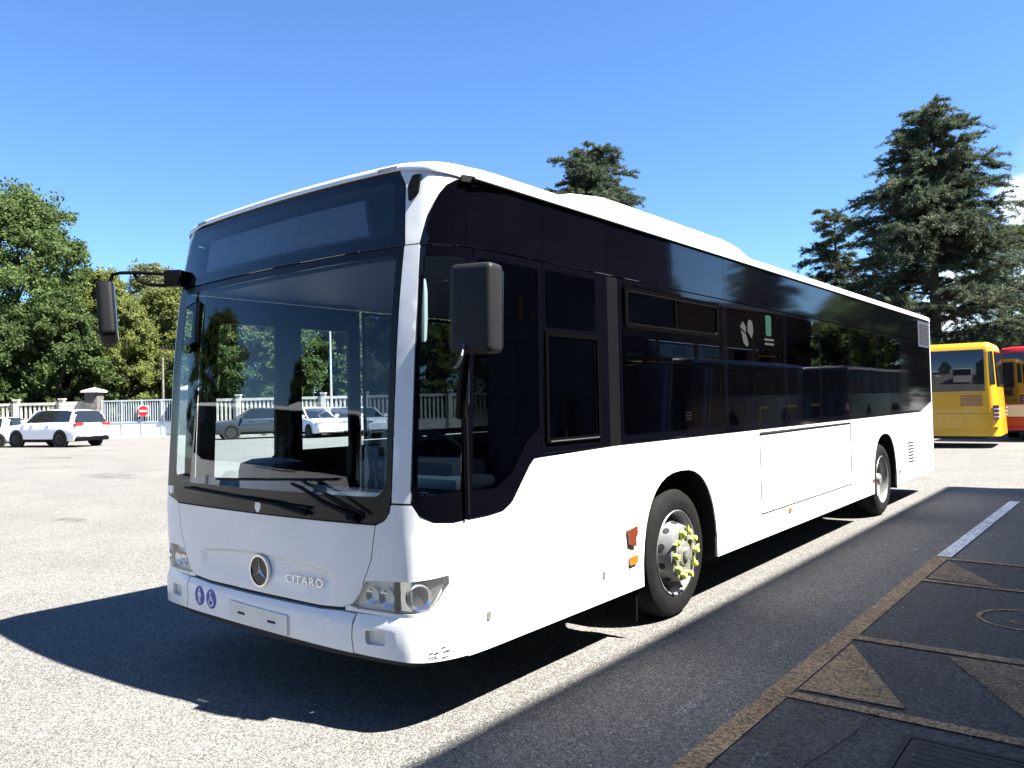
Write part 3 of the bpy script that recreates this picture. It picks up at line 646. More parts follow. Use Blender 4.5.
# --- white lower side
G = .0035
def lower(sg):
    P = lambda nm, lp, **k: patch(nm, mir(lp, sg), k.pop('m', 'white'), grid=k.pop('grid', .08), thick=.02, holes=[mir(h, sg) for h in k.pop('holes', [])], **k)
    P('side_panel', [(1.449, .632), (Y(1.79)-G, .632), (Y(1.79)-G, 1.317), (2.0, 1.295), (1.96, 1.258), (1.805, 1.075), (1.72, 1.037), (1.60, 1.027), (1.449, 1.024)], grid=.06)
    P('skirt_panel', [(1.449, .352), (Y(1.79)+.03, .352), (Y(1.79)+.03, .600), (Y(1.79)-G, .600), (Y(1.79)-G, .626), (1.449, .626)], grid=.06)
    aF = [(a, b) for a, b in archF if b > .36]; aR = [(a, b) for a, b in archR if b > .36]
    P('side_panel', [(Y(1.79)+G, .606), (Y(1.825), .606), (Y(1.825), .352)]+[(min(a_[0] for a_ in aF), .352)]+list(reversed(aF))+[(max(a_[0] for a_ in aF), .352), (Y(3.68)-G, .352), (Y(3.68)-G, 1.318), (Y(1.79)+G, 1.318)])
    P('side_panel', [(Y(3.68)+G, .352), (Y(7.5)-G, .352), (Y(7.5)-G, 1.318), (Y(3.68)+G, 1.318)], holes=[[(Y(4.235), .555), (Y(7.075), .555), (Y(7.075), 1.285), (Y(4.235), 1.285)]])
    P('service_hatch', [(Y(4.262), .575), (Y(7.032), .575), (Y(7.032), 1.262), (Y(4.262), 1.262)], off=.0)
    P('side_panel', [(Y(7.5)+G, .352), (min(a_[0] for a_ in aR), .352)]+list(reversed(aR))+[(max(a_[0] for a_ in aR), .352), (SREAR-.02, .345), (SREAR-.02, 1.462), (Y(10.88), 1.318), (Y(7.5)+G, 1.318)])
    P('rear_corner_panel', [(SREAR-.016, .345), (SREAR+.215, .38), (SREAR+.215, 1.47), (SREAR-.016, 1.466)], grid=.03)
both(lower)
patch('hatch_top_seal', [(Y(4.24), 1.280), (Y(7.06), 1.284), (Y(7.06), 1.290), (Y(4.24), 1.296)], 'gap', off=.006, thick=.01, grid=.5)
# marker lights, hooks and louvres on the side
mk = patch('side_marker_lamp', [(Y(1.90), .665), (Y(1.985), .64), (Y(1.985), .70), (Y(2.005), .72), (Y(2.005), .775), (Y(1.885), .76)], 'rust', off=.02, thick=.018, grid=.5)
patch('side_indicator', rounded([(Y(1.905), .525), (Y(2.005), .53), (Y(2.005), .585), (Y(1.905), .58)], .01), 'orange', off=.016, thick=.014, grid=.5)
for y_ in (4.95, 7.97, 9.38): patch('side_reflector', rounded([(Y(y_-.035), .50), (Y(y_+.035), .50), (Y(y_+.035), .54), (Y(y_-.035), .54)], .012), 'orange' if y_ < 6 else 'rust', off=.01, thick=.01, grid=.5)
for (y_, z_) in ((.50, .53), (1.60, .53)): patch('jacking_catch', rounded([(Y(y_-.012), z_-.03), (Y(y_+.012), z_-.03), (Y(y_+.016), z_+.01), (Y(y_-.012), z_+.015)], .008), 'hub', off=.006, thick=.006, grid=.5)
lv = MB()
for k in range(7):
    z = .60+k*.046
    lv.prism([(Y(9.93), z), (Y(10.28), z-.004), (Y(10.28), z+.019), (Y(9.93), z+.023)], .0005, .004, lambda u, v, d: S(u, v, d))
lv.build('engine_louvre', 'gap', bus, org=ORG)
tm = MB()
for z in (1.317,): tm.prism([(Y(1.0), z+.001), (Y(10.85), z+.001), (Y(10.85), z+.005), (Y(1.0), z+.005)], -.01, .001, lambda u, v, d: S(u, v, d))
tm.build('belt_seal', 'blackrub', bus, org=ORG)
dm = MB(); random.seed(3)
for k in range(9):
    u = 1.26+random.uniform(-.06, .10); v = .375+random.uniform(-.01, .05)*(1 if k < 6 else .5); l = random.uniform(.01, .05); h = random.uniform(.002, .008)
    dm.prism([(u-l/2, v), (u+l/2, v+.006), (u+l/2*.8, v+.006+h), (u-l/2*.6, v+h)], .0004, .0014, lambda a, b, d: S(a, b, d))
dm.build('bumper_scrape', 'under', bus, org=ORG)

# --- rear wall
rwm = patch('rear_wall', [(SREAR+.22, .38), (SEND, .38), (SEND, 1.60), (SREAR+.22, 1.60)], 'white', thick=.02, grid=.2)
patch('rear_wall', mir([(SREAR+.22, .38), (SEND, .38), (SEND, 1.60), (SREAR+.22, 1.60)], -1), 'white', thick=.02, grid=.2)
patch('rear_window', [(SREAR+.20, 1.61), (SEND, 1.61), (SEND, ZT), (SREAR+.20, ZT)], 'blackgloss', thick=.02, grid=.2)
patch('rear_window', mir([(SREAR+.20, 1.61), (SEND, 1.61), (SEND, ZT), (SREAR+.20, ZT)], -1), 'blackgloss', thick=.02, grid=.2)
both(lambda sg: patch('tail_lamp', mir(rounded([(SREAR+.12, .55), (SREAR+.21, .55), (SREAR+.21, 1.15), (SREAR+.12, 1.15)], .03), sg), 'red', off=.02, thick=.02, grid=.03))

# --- roof
def roof():
    ss = list(np.arange(0, 1.75, .035))+list(np.linspace(1.78, SREAR-.03, 26))+list(np.arange(SREAR, SREAR+.24, .02))+[SEND]
    ss = ss+[-s for s in reversed(ss[1:-1])]
    def z0(s):
        a = abs(s); return 2.842 if a < .94 else (2.842-(a-.94)/.42*.070 if a < 1.36 else 2.772)
    prof = [(-.006, 0), (-.007, .08), (-.005, .22), (.0, .31), (.010, .39), (.028, .46), (.06, .53), (.13, .62), (.25, .74), (.45, .88), (.8, .985), (1.15, 1)]
    rings = []
    for d, t in prof:
        q = []
        for s in ss:
            zb = z0(s); zt = 2.945; z = zb+(zt-zb)*t
            if t > .5 and False: pass
            p = S(s, min(zb, 2.86)); fx = 1-d/1.275; yc = 5.9; fy = 1-d/5.95
            q.append(Vector((p.x*fx, yc+(p.y-yc)*fy, z)))
        rings.append(q)
    mb = MB().loft(rings, True, False); n = len(ss); k = len(rings)-1
    # top cap as strip of quads across
    h = n//2; fs = []
    base = k*n
    for i in range(h): 
        a, b = i, i+1; c, d = (n-i-1) % n, (n-i) % n
        f = [base+a, base+b, base+c, base+d]; f = list(dict.fromkeys(f))
        if len(f) > 2: fs.append(tuple(f))
    mb.f += fs
    return mb.build('roof', 'white', bus, smooth=True, org=ORG, angle=50)
rf = roof()
def gut():
    mb = MB()
    ys = np.linspace(.42, 11.6, 40)
    mb.tube([(1.283, float(y), 2.771) for y in ys], .0085, 6)
    mb.tube([(-1.283, float(y), 2.771) for y in ys], .0085, 6)
    return mb.build('rain_gutter', 'blackrub', bus, org=ORG)
gut()
def pod(y0, y1, hw, zt, nm):
    rings = []
    for (y, k, h) in ((y0, .90, 0), (y0+.10, .93, .35), (y0+.30, .97, .75), (y0+.65, 1, .98), (y0+1.0, 1, 1), ((y0+y1)/2, 1, 1), (y1-.9, 1, 1), (y1-.55, .99, .86), (y1-.25, .97, .5), (y1, .95, .1)):
        z = 2.90+(zt-2.90)*h; w_ = hw*k
        rings.append([Vector((x, y, zz)) for x, zz in ((-w_, 2.86), (-w_+.01, 2.86+(z-2.86)*.6), (-w_+.06, 2.86+(z-2.86)*.92), (-w_+.2, z), (0, z+.02*h), (w_-.2, z), (w_-.06, 2.86+(z-2.86)*.92), (w_-.01, 2.86+(z-2.86)*.6), (w_, 2.86))])
    return MB().loft(rings, True, True).build(nm, 'white', bus, smooth=True, org=ORG, angle=40)
pod(1.45, 5.05, 1.08, 3.06, 'air_conditioning_pod')
# small clearance lamps on the roof edge
patch('clearance_lamp', [(.80, 2.85), (.93, 2.85), (.93, 2.87), (.80, 2.87)], 'hub', off=.012, thick=.02, grid=.03)
patch('clearance_lamp', mir([(.88, 2.85), (1.0, 2.848), (1.0, 2.87), (.88, 2.872)], -1), 'hub', off=.012, thick=.02, grid=.03)
patch('gutter_end', [(1.31, 2.755), (1.40, 2.755), (1.40, 2.79), (1.31, 2.79)], 'blackrub', off=.022, thick=.02, grid=.03)
patch('mirror_socket', rounded([(1.035, 2.66), (1.085, 2.70), (1.085, 2.80), (1.04, 2.80), (1.02, 2.74)], .008), 'blackrub', off=.014, thick=.014, grid=.02)

# --- wheels
def wheel(yc, xo, front, sg):
    c = (0, 0, 0); Rr = .475
    prof = [(-.02, .290), (.0, .310), (.012, .322), (.022, .365), (.02, .41), (.0, .448), (-.03, .466), (-.06, Rr), (-.22, Rr), (-.25, .466), (-.28, .44), (-.30, .38), (-.29, .31), (-.27, .29)]
    mats = M
    if front:   # convex disc with protruding hub
        rp_ = [(-.26, .265), (-.10, .262), (-.02, .268), (.006, .276), (.012, .286), (.004, .292), (-.012, .284), (-.03, .262), (-.045, .255), (-.03, .240), (.0, .215), (.045, .180), (.075, .165), (.082, .155), (.083, .148), (.080, .0)]
        rp_ = [(-.26, .284), (-.05, .280), (-.01, .288), (.008, .298), (.013, .308), (.002, .315), (-.02, .312)]
        disc_ = [(-.13, .281), (-.115, .258), (-.05, .228), (.035, .206), (.062, .196), (.066, .184), (.066, .112)]
    else:       # deep dished inner wheel
        rp_ = [(-.26, .284), (-.05, .280), (-.01, .288), (.008, .298), (.013, .308), (.002, .315), (-.02, .312)]
        disc_ = [(-.08, .281), (-.12, .258), (-.17, .215), (-.19, .190), (-.19, .11)]
    T = Matrix.Translation((sg*xo, yc, Rr)) @ Matrix.Scale(sg, 4, (1, 0, 0))
    def fin(mb, nm, m_, par, sm=True):
        mb.v = [tuple(T @ Vector(v)) for v in mb.v]; return mb.build(nm, m_, par, smooth=sm, org=ORG, angle=30)
    # disc with round ventilation holes modelled as dark recess plugs
    wmb = MB().lathe(rp_, 56); wmb.lathe(disc_, 56)
    wh = fin(wmb, 'wheel', 'rim', bus)
    ty = MB().lathe(prof, 64, close=False)
    fin(ty, 'tyre', 'tyre', wh)
    gr = MB()
    for a in (-.09, -.14, -.19): gr.lathe([(a-.004, Rr+.0008), (a+.004, Rr+.0008)], 64)
    fin(gr, 'tread_groove', 'under', wh)
    hb = MB()
    if front: hb.lathe([(.0635, .114), (.0645, .09), (.075, .085), (.080, .07), (.080, .045), (.10, .043), (.104, .03), (.104, .001)], 32)
    else: hb.lathe([(-.192, .114), (-.18, .10), (-.08, .085), (-.03, .075), (-.01, .06), (-.005, .001)], 32)
    fin(hb, 'hub', 'hub', wh)
    for k in range(10):
        a = 2*math.pi*(k+.5)/10
        x0, r0, x1, r1 = ((-.05, .228, .035, .206) if front else (-.12, .258, -.17, .215))
        cx, cr = (x0+x1)/2, (r0+r1)/2; tx, tr_ = (x1-x0), (r1-r0); l = math.hypot(tx, tr_); tx /= l; tr_ /= l; nx, nr = (-tr_, tx)
        if nx < 0: nx, nr = -nx, -nr
        ctr = Vector((cx+nx*.002, (cr+nr*.002)*math.cos(a), (cr+nr*.002)*math.sin(a)))
        tv = Vector((tx, tr_*math.cos(a), tr_*math.sin(a))); uv = Vector((0, -math.sin(a), math.cos(a))); rr = .026
        pts_ = [ctr+tv*rr*.95*math.cos(q)+uv*rr*math.sin(q) for q in [2*math.pi*j/14 for j in range(14)]]
        fin(MB().add(pts_, [tuple(range(14))]), 'vent_hole', 'under', wh)
    for k in range(10):
        a = 2*math.pi*k/10; r_ = .160; bx = .064 if front else -.19
        fin(MB().lathe([(bx, .017), (bx+.028, .017), (bx+.03, .012), (bx+.045, .011), (bx+.046, .001)], 6, 'X', (0, r_*math.cos(a), r_*math.sin(a))), 'wheel_nut', 'hub', wh, False)
    if front:
        for k in range(10):
            a = 2*math.pi*k/10; r_ = .160; dirn = a+(.9 if k % 2 else -.9)+R(90)
            mb = MB().lathe([(.070, .023), (.104, .021), (.110, .015), (.111, .001)], 12, 'X', (0, r_*math.cos(a), r_*math.sin(a)))
            cc = Vector((.085, r_*math.cos(a), r_*math.sin(a))); dv = Vector((0, math.cos(dirn), math.sin(dirn))); pv = Vector((0, -dv.z, dv.y))
            for xx in (0,):
                P = [cc+dv*.018+pv*.016, cc+dv*.018-pv*.016, cc+dv*.062]; mb.add([p+Vector((-.008, 0, 0)) for p in P]+[p+Vector((.008, 0, 0)) for p in P], [(0, 1, 2), (3, 5, 4), (0, 3, 4, 1), (1, 4, 5, 2), (2, 5, 3, 0)])
            fin(mb, 'nut_marker', 'yellowpl', wh)
    return wh
for sg in (1, -1):
    wheel(FW, 1.205, True, sg); wheel(RW, 1.21, False, sg)
# wheel wells
for yc in (2.70, 8.63):
    for sg in (1, -1):
        mb = MB(); lp = arch(yc, .625, 1.10, .30)
        lp = [(a-SIDE, b) for a, b in lp]
        A = [Vector((sg*1.262, a, b)) for a, b in lp]; B = [Vector((sg*.80, a, b)) for a, b in lp]; n = len(A)
        mb.add(A+B, [(i, i+1, n+i+1, n+i) for i in range(n-1)]+[tuple(range(n, 2*n))])
        mb.build('wheel_well', 'under', bus, org=ORG, smooth=True)
mb = MB()
mb.box(-.79, .79, .30, 11.6, .34, .40)
for sg in (1, -1):
    for (a, b) in ((.35, 2.0), (3.35, 7.95), (9.3, 11.65)):
        x = sorted((sg*.795, sg*1.25)); mb.box(x[0], x[1], a, b, .355, .40)
mb.box(-.9, .9, .08, .297, .36, .40)
mb.build('underfloor', 'under', bus, org=ORG)
mb = MB()
mb.box(-.5, .5, 8.5, 8.75, .30, .339); mb.box(-.06, .06, 9, 11.2, .28, .338); mb.box(-.9, .9, 2.62, 2.80, .30, .339); mb.box(-.7, .7, 9.3, 11.3, .25, .27)
mb.build('axles', 'under', bus, org=ORG)
# mud flap behind the front axle
MB().box(1.0, 1.235, 2.05, 2.07, .12, .39).build('mud_flap', 'blackrub', bus, org=ORG)

# --- interior
mb = MB().box(-.76, .76, .5, 11.5, .405, .43)
for sg in (1, -1):
    for (a, b) in ((.5, 2.0), (3.35, 7.95), (9.3, 11.5)): x = sorted((sg*.762, sg*1.2)); mb.box(x[0], x[1], a, b, .405, .43)
mb.build('floor', 'floor', bus, org=ORG)
MB().box(-1.2, 1.2, .35, 11.6, 2.42, 2.47).build('ceiling', 'ceil', bus, org=ORG)
mb = MB()
for sg in (1, -1):
    x = sorted((sg*1.235, sg*1.20))
    if sg > 0: mb.box(x[0], x[1], .5, 2.0, .45, 1.0); mb.box(x[0], x[1], 3.4, 7.9, .45, 1.27); mb.box(x[0], x[1], 9.35, 11.6, .45, 1.27)
    else: mb.box(x[0], x[1], 3.4, 5.4, .45, 1.27); mb.box(x[0], x[1], 6.9, 7.9, .45, 1.27); mb.box(x[0], x[1], 9.35, 11.6, .45, 1.27)
mb.box(-1.2, 1.2, 11.55, 11.6, .45, 2.41)
for yc in (2.67, 8.62):
    for sg in (1, -1):
        x = sorted((sg*.79, sg*1.24)); mb.box(x[0], x[1], yc-.66, yc+.66, 1.105, 1.13); 
        xx = sorted((sg*.77, sg*.785)); mb.box(xx[0], xx[1], yc-.66, yc+.66, .45, 1.13)
mb.build('interior_wall', 'inwall', bus, org=ORG)
# dashboard following the nose, with the instrument pod
rings = []
for s in np.linspace(-1.12, 1.12, 25):
    a = S(float(s), 1.1, -.05); b = S(float(s), 1.1, -.42); h = 1.13+.02*math.cos(s)
    rings.append([Vector((a.x, a.y, .95)), Vector((a.x, a.y, h)), Vector(((a.x+b.x)/2, (a.y+b.y)/2, h+.02)), Vector((b.x, b.y, h-.02)), Vector((b.x, b.y, .9))])
MB().loft(rings).build('dashboard', 'dash', bus, smooth=True, org=ORG)
MB().box(-1.05, -.62, .48, .80, .95, 1.26).build('dashboard_hump', 'dash', bus, bevel=.09, org=ORG)
MB().box(.22, 1.0, .52, .82, .95, 1.30).build('instrument_pod', 'dash', bus, bevel=.05, org=ORG)
MB().box(.72, 1.14, .40, .72, 1.16, 1.22).build('dashboard_shelf', 'dashtop', bus, bevel=.02, org=ORG)
sw = MB(); T = Matrix.Translation((.62, .86, 1.27)) @ Matrix.Rotation(R(-52), 4, 'X')
pts = [T @ Vector((.225*math.cos(2*math.pi*k/28), .225*math.sin(2*math.pi*k/28), 0)) for k in range(29)]
sw.tube(pts, .017, 8, False); 
for a in (30, 150, 270): sw.tube([T @ Vector((0, 0, -.03)), T @ Vector((.22*math.cos(R(a)), .22*math.sin(R(a)), 0))], .014, 6)
sw.tube([T @ Vector((0, 0, -.02)), T @ Vector((0, 0, -.3))], .04, 10)
sw.build('steering_wheel', 'blackrub', bus, smooth=True, org=ORG)
def seat(x, y, z, name='seat', m='seat', wdt=.43, h=.62, rot=0):
    T = Matrix.Translation((x, y, z)) @ Matrix.Rotation(rot, 4, 'Z')
    mb = MB().box(-wdt/2, wdt/2, -.22, .22, .0, .10, T); b = T @ Matrix.Translation((0, .22, .06)) @ Matrix.Rotation(R(-10), 4, 'X')
    mb.box(-wdt/2, wdt/2, -.04, .04, 0, h, b)
    o = mb.build(name, m, bus, bevel=.035, org=ORG)
    s = MB().box(-wdt/2-.012, wdt/2+.012, .043, .07, .02, h+.02, b); s.box(-.04, .04, -.05, .05, -(z-(1.131 if (1.9 < y < 3.45 or 7.85 < y < 9.4) else .44)), 0, T); s.build('seat_shell', 'seatgrey', o, bevel=.01, org=ORG)
seat(.66, 1.38, .86, 'driver_seat', 'dash', .5, .75)
mb = MB().box(.15, 1.18, 1.84, 1.87, .45, 2.2); mb.build('driver_partition', 'inwall', bus, org=ORG)
MB().box(.13, .16, .98, 1.84, .45, 1.20).build('cab_door', 'inwall', bus, bevel=.008, org=ORG)
mb = MB().box(-.05, .10, .80, .94, .9, 1.35); mb.build('ticket_machine', 'dash', bus, bevel=.02, org=ORG)
for y in (2.35, 3.05, 3.9, 4.7, 5.5, 6.3, 7.1, 7.9, 8.9, 9.7, 10.5):
    for x in (.98, .52): seat(x, y, .95 if not (1.9 < y < 3.45 or 7.85 < y < 9.4) else 1.20)
for y in (3.2, 4.1, 7.5, 8.9, 9.7, 10.5):
    for x in (-.98, -.52): seat(x, y, .95 if not (1.9 < y < 3.45 or 7.85 < y < 9.4) else 1.20)
mb = MB()
for (x, y) in ((.28, 2.1), (.28, 3.5), (.28, 5.1), (.28, 6.7), (.28, 8.3), (-.28, 3.0), (-.28, 5.3), (-.28, 7.0), (-.28, 9.2)): mb.tube([(x, y, .44), (x, y, 2.41)], .018, 8)
mb.tube([(.28, 2.1, 2.0), (.28, 10.8, 2.0)], .017, 8); mb.tube([(-.28, 2.1, 2.0), (-.28, 10.8, 2.0)], .017, 8)
for (a, b) in ((4.75, 5.2), (5.25, 6.0), (6.15, 7.0)): mb.tube([(1.08, a, 1.30), (1.08, a, 1.50), (1.08, b, 1.50), (1.08, b, 1.46)], .018, 8)
for (a, b) in ((4.0, 5.0), (6.5, 7.6)): mb.tube([(.95, a, 1.93), (.95, b, 1.93)], .018, 8)
mb.build('handrail', 'rail', bus, smooth=True, org=ORG)

MB().tube([S(1.175, 1.93, -.05), S(1.17, 2.05, -.05), S(1.16, 2.18, -.05), S(1.15, 2.25, -.05)], [.012, .016, .016, .012], 8).build('pale_corner_tube', 'pure', bus, smooth=True, org=ORG)  # pale upright tube just inside the corner glass
# --- kerb side: doors and windows (seen through the windscreen)
def door(y0, y1):
    ym = (y0+y1)/2
    for (a, b) in ((y0, ym), (ym, y1)):
        o = [(Y(a)+.004, .42), (Y(b)-.004, .42), (Y(b)-.004, 2.42), (Y(a)+.004, 2.42)]
        i = rounded([(Y(a)+.125, .50), (Y(b)-.125, .50), (Y(b)-.125, 2.235), (Y(a)+.125, 2.235)], .02)
        f = patch('door_leaf', mir(o, -1), 'blackpl', holes=[mir(i, -1)], thick=.03, grid=.1)
        patch('door_pane', mir(i, -1), 'gl_door', parent=f, off=-.01, thick=0, grid=.1)
# the kerb side lower skin is cut only visually by the doors, so replace it there
for o in list(bus.children):
    if o.type == 'MESH' and o.name.split('.')[0] in ('side_panel', 'skirt_panel', 'lower_shell', 'service_hatch', 'quarter_window', 'quarter_window_edging'):
        xs = [v.co.x for v in o.data.vertices]
        if max(xs) < 0: bpy.data.objects.remove(o)
qo = [(1.138, 1.12), (1.18, 1.068), (1.25, 1.037), (1.40, 1.03), (Y(.355), 1.031), (Y(.355), 2.415), (1.130, 2.415), (1.138, 2.14)]
qi = [(1.165, 1.20), (1.19, 1.165), (1.37, 1.175), (1.37, 2.30), (1.158, 2.36)]
patch('quarter_window_edging', mir(qo, -1), 'blackgloss', holes=[mir(qi, -1)], grid=.03); patch('quarter_window', mir(qi, -1), 'gl_door', thick=0, grid=.03)
door(.36, 1.82); door(5.45, 6.85)
aF = [(a, b) for a, b in archF if b > .36]; aR = [(a, b) for a, b in archR if b > .36]
patch('side_panel', mir([(Y(1.85), .352)]+[(min(a[0] for a in aF), .352)]+list(reversed(aF))+[(max(a[0] for a in aF), .352), (Y(5.44), .352), (Y(5.44), 1.318), (Y(1.85), 1.318)], -1), 'white', thick=.02, grid=.5)
patch('side_panel', mir([(Y(6.86), .352)]+[(min(a[0] for a in aR), .352)]+list(reversed(aR))+[(max(a[0] for a in aR), .352), (SREAR-.02, .345), (SREAR-.02, 1.462), (Y(10.88), 1.318), (Y(6.86), 1.318)], -1), 'white', thick=.02, grid=.5)
patch('corner_skirt', mir([(1.449, .36), (Y(.36)-.002, .36), (Y(.36)-.002, 1.02), (1.449, 1.02)], -1), 'white', thick=.02, grid=.05)
patch('door_sill', mir([(Y(.40), .352), (Y(1.84), .352), (Y(1.84), .415), (Y(.40), .415)], -1), 'gap', thick=.02, grid=.2)
for (a, b) in ((1.86, 3.55), (3.55, 5.43), (6.87, 8.35), (8.35, 9.6)): window(-1, a, b, m='gl_side')

# --- wipers
mb = MB()
def onws(s, z, o): return S(s, z, o)
mb.tube([onws(.80, 1.065, .03), onws(.62, 1.12, .05), onws(.44, 1.19, .05), onws(.36, 1.205, .045)], [.016, .014, .011, .009], 8)
mb.tube([onws(.88, 1.07, .03), onws(.66, 1.16, .055), onws(.45, 1.225, .05)], .008, 6)
mb.tube([onws(.80, 1.04, .0), onws(.80, 1.065, .045)], .026, 10)
mb.build('wiper_arm', 'blackpl', bus, smooth=True, org=ORG)
mb = MB(); mb.tube([onws(-.42+.03*k*1.0*1.0, 1.195+.0012*k*1.0, .02) for k in range(0, 37)], .007, 6); mb.tube([onws(-.30+.06*k, 1.205+.0018*k, .033) for k in range(0, 16)], .005, 6)
mb.build('wiper_blade', 'blackrub', bus, smooth=True, org=ORG)
mb = MB(); mb.tube([onws(-.80+.06*k, 1.125-.0022*k, .02) for k in range(0, 22)], .009, 6); mb.tube([onws(.45, 1.05, .02), onws(.2, 1.09, .04), onws(-.15, 1.105, .03)], [.014, .011, .008], 8)
mb.build('wiper_blade', 'blackrub', bus, smooth=True, org=ORG)

# --- mirrors
def rbox(c, sz, m, nm, bev, T=None, par=bus):
    mb = MB().box(-sz[0]/2, sz[0]/2, -sz[1]/2, sz[1]/2, -sz[2]/2, sz[2]/2, T if T is not None else Matrix.Translation(c)); return mb.build(nm, m, par, bevel=bev, org=ORG, seg=4)
TM = Matrix.Translation((1.462, .218, 2.066)) @ Matrix.Rotation(R(10), 4, 'Z') @ Matrix.Rotation(R(1.5), 4, 'Y')
ms = rbox(None, (.235, .13, .43), 'mirrorpl', 'driver_mirror', .035, TM)
mb = MB().box(-.105, .105, .076, .080, -.185, .185, TM); mb.build('mirror_glass', 'chrome', ms, org=ORG)
mb = MB(); mb.tube([(1.30, .27, 1.55), (1.36, .22, 1.70), (1.39, .22, 1.85), (1.41, .215, 1.93)], [.028, .025, .022, .022], 10); mb.build('mirror_arm', 'blackpl', bus, smooth=True, org=ORG); mb = MB(); mb.tube([(1.28, .30, 2.20), (1.36, .26, 2.20), (1.42, .22, 2.16)], .02, 8); mb.build('mirror_arm', 'blackpl', bus, smooth=True, org=ORG); mb = MB()
mb.tube([(1.282, .33, 1.06), (1.282, .33, 1.56)], .009, 8)
mb.build('mirror_arm', 'blackpl', bus, smooth=True, org=ORG)
mb = MB(); mb.tube([(1.44, .16, 1.91), (1.45, .12, 1.84), (1.42, .12, 1.79), (1.37, .16, 1.79)], .007, 6); mb.build('mirror_cable', 'seatgrey', bus, smooth=True, org=ORG)
# kerb-side mirror on its long swan-neck
mb = MB(); mb.tube([(-1.13, .16, 2.53), (-1.22, .09, 2.54), (-1.37, -.02, 2.555), (-1.48, -.09, 2.56), (-1.53, -.12, 2.55), (-1.545, -.13, 2.51), (-1.545, -.13, 2.44)], .012, 8)
mb.tube([(-1.13, .16, 2.47), (-1.22, .09, 2.46), (-1.32, .02, 2.475), (-1.38, -.02, 2.50), (-1.40, -.035, 2.55)], .012, 8)
mb.build('kerb_mirror_arm', 'blackpl', bus, smooth=True, org=ORG)
rbox((-1.12, .17, 2.50), (.12, .08, .11), 'blackpl', 'mirror_bracket', .01, Matrix.Translation((-1.15, .12, 2.505)) @ Matrix.Rotation(R(35), 4, 'Z'))
TM2 = Matrix.Translation((-1.565, -.145, 2.29)) @ Matrix.Rotation(R(-28), 4, 'Z') @ Matrix.Rotation(R(-17), 4, 'Y') @ Matrix.Rotation(R(4), 4, 'X')
m2 = rbox(None, (.215, .11, .40), 'blackpl', 'kerb_mirror', .035, TM2)
MB().box(-.085, .085, .056, .060, -.17, .17, TM2).build('mirror_glass', 'chrome', m2, org=ORG)

# a second white bus parked in the yard (seen in the windscreen reflection)
bus2 = copy_tree(bus); bus2['label'] = 'second white city bus parked across the yard, mirrored in the windscreen'

# ================================================================== VEGETATION
def leaves_mesh(name, P, N, size, m, elong=1.6, parent=None, droop=None):
    """many small leaf-sized quads: P positions, N unit normals"""
    n = len(P); rnd = rng.normal(size=(n, 3)); U = np.cross(N, rnd); U /= np.linalg.norm(U, axis=1)[:, None]+1e-9
    if droop is not None: U = droop
    V = np.cross(N, U); V /= np.linalg.norm(V, axis=1)[:, None]+1e-9
    s = (size*rng.uniform(.6, 1.3, n))[:, None]; a = U*s*elong/2; b = V*s/2
    co = np.stack([P-a, P-b*.9+a*.1, P+a, P+b*.9+a*.1], 1).reshape(-1, 3)
    me = bpy.data.meshes.new(name); me.vertices.add(n*4); me.vertices.foreach_set('co', co.ravel().astype(np.float32))
    me.loops.add(n*4); me.loops.foreach_set('vertex_index', np.arange(n*4, dtype=np.int32)); me.polygons.add(n)
    me.polygons.foreach_set('loop_start', np.arange(0, n*4, 4, dtype=np.int32)); me.polygons.foreach_set('loop_total', np.full(n, 4, dtype=np.int32))
    me.update(); me.materials.append(m); o = bpy.data.objects.new(name, me); col.objects.link(o)
    if parent: o.parent = parent
    return o
def unit(a): return a/(np.linalg.norm(a, axis=1)[:, None]+1e-9)
LM = dict(green=leafmat('leaf mid green', (.05, .082, .028), (.14, .19, .065), .45), yellow=leafmat('leaf yellow green', (.085, .115, .03), (.25, .27, .085), .45),
          dark=leafmat('leaf dark green', (.04, .065, .022), (.11, .15, .05), .42), cedar=leafmat('cedar needles', (.032, .050, .032), (.13, .155, .095), .3, 1.3),
          pale=leafmat('pale airy leaf', (.10, .12, .05), (.22, .24, .12), .4))
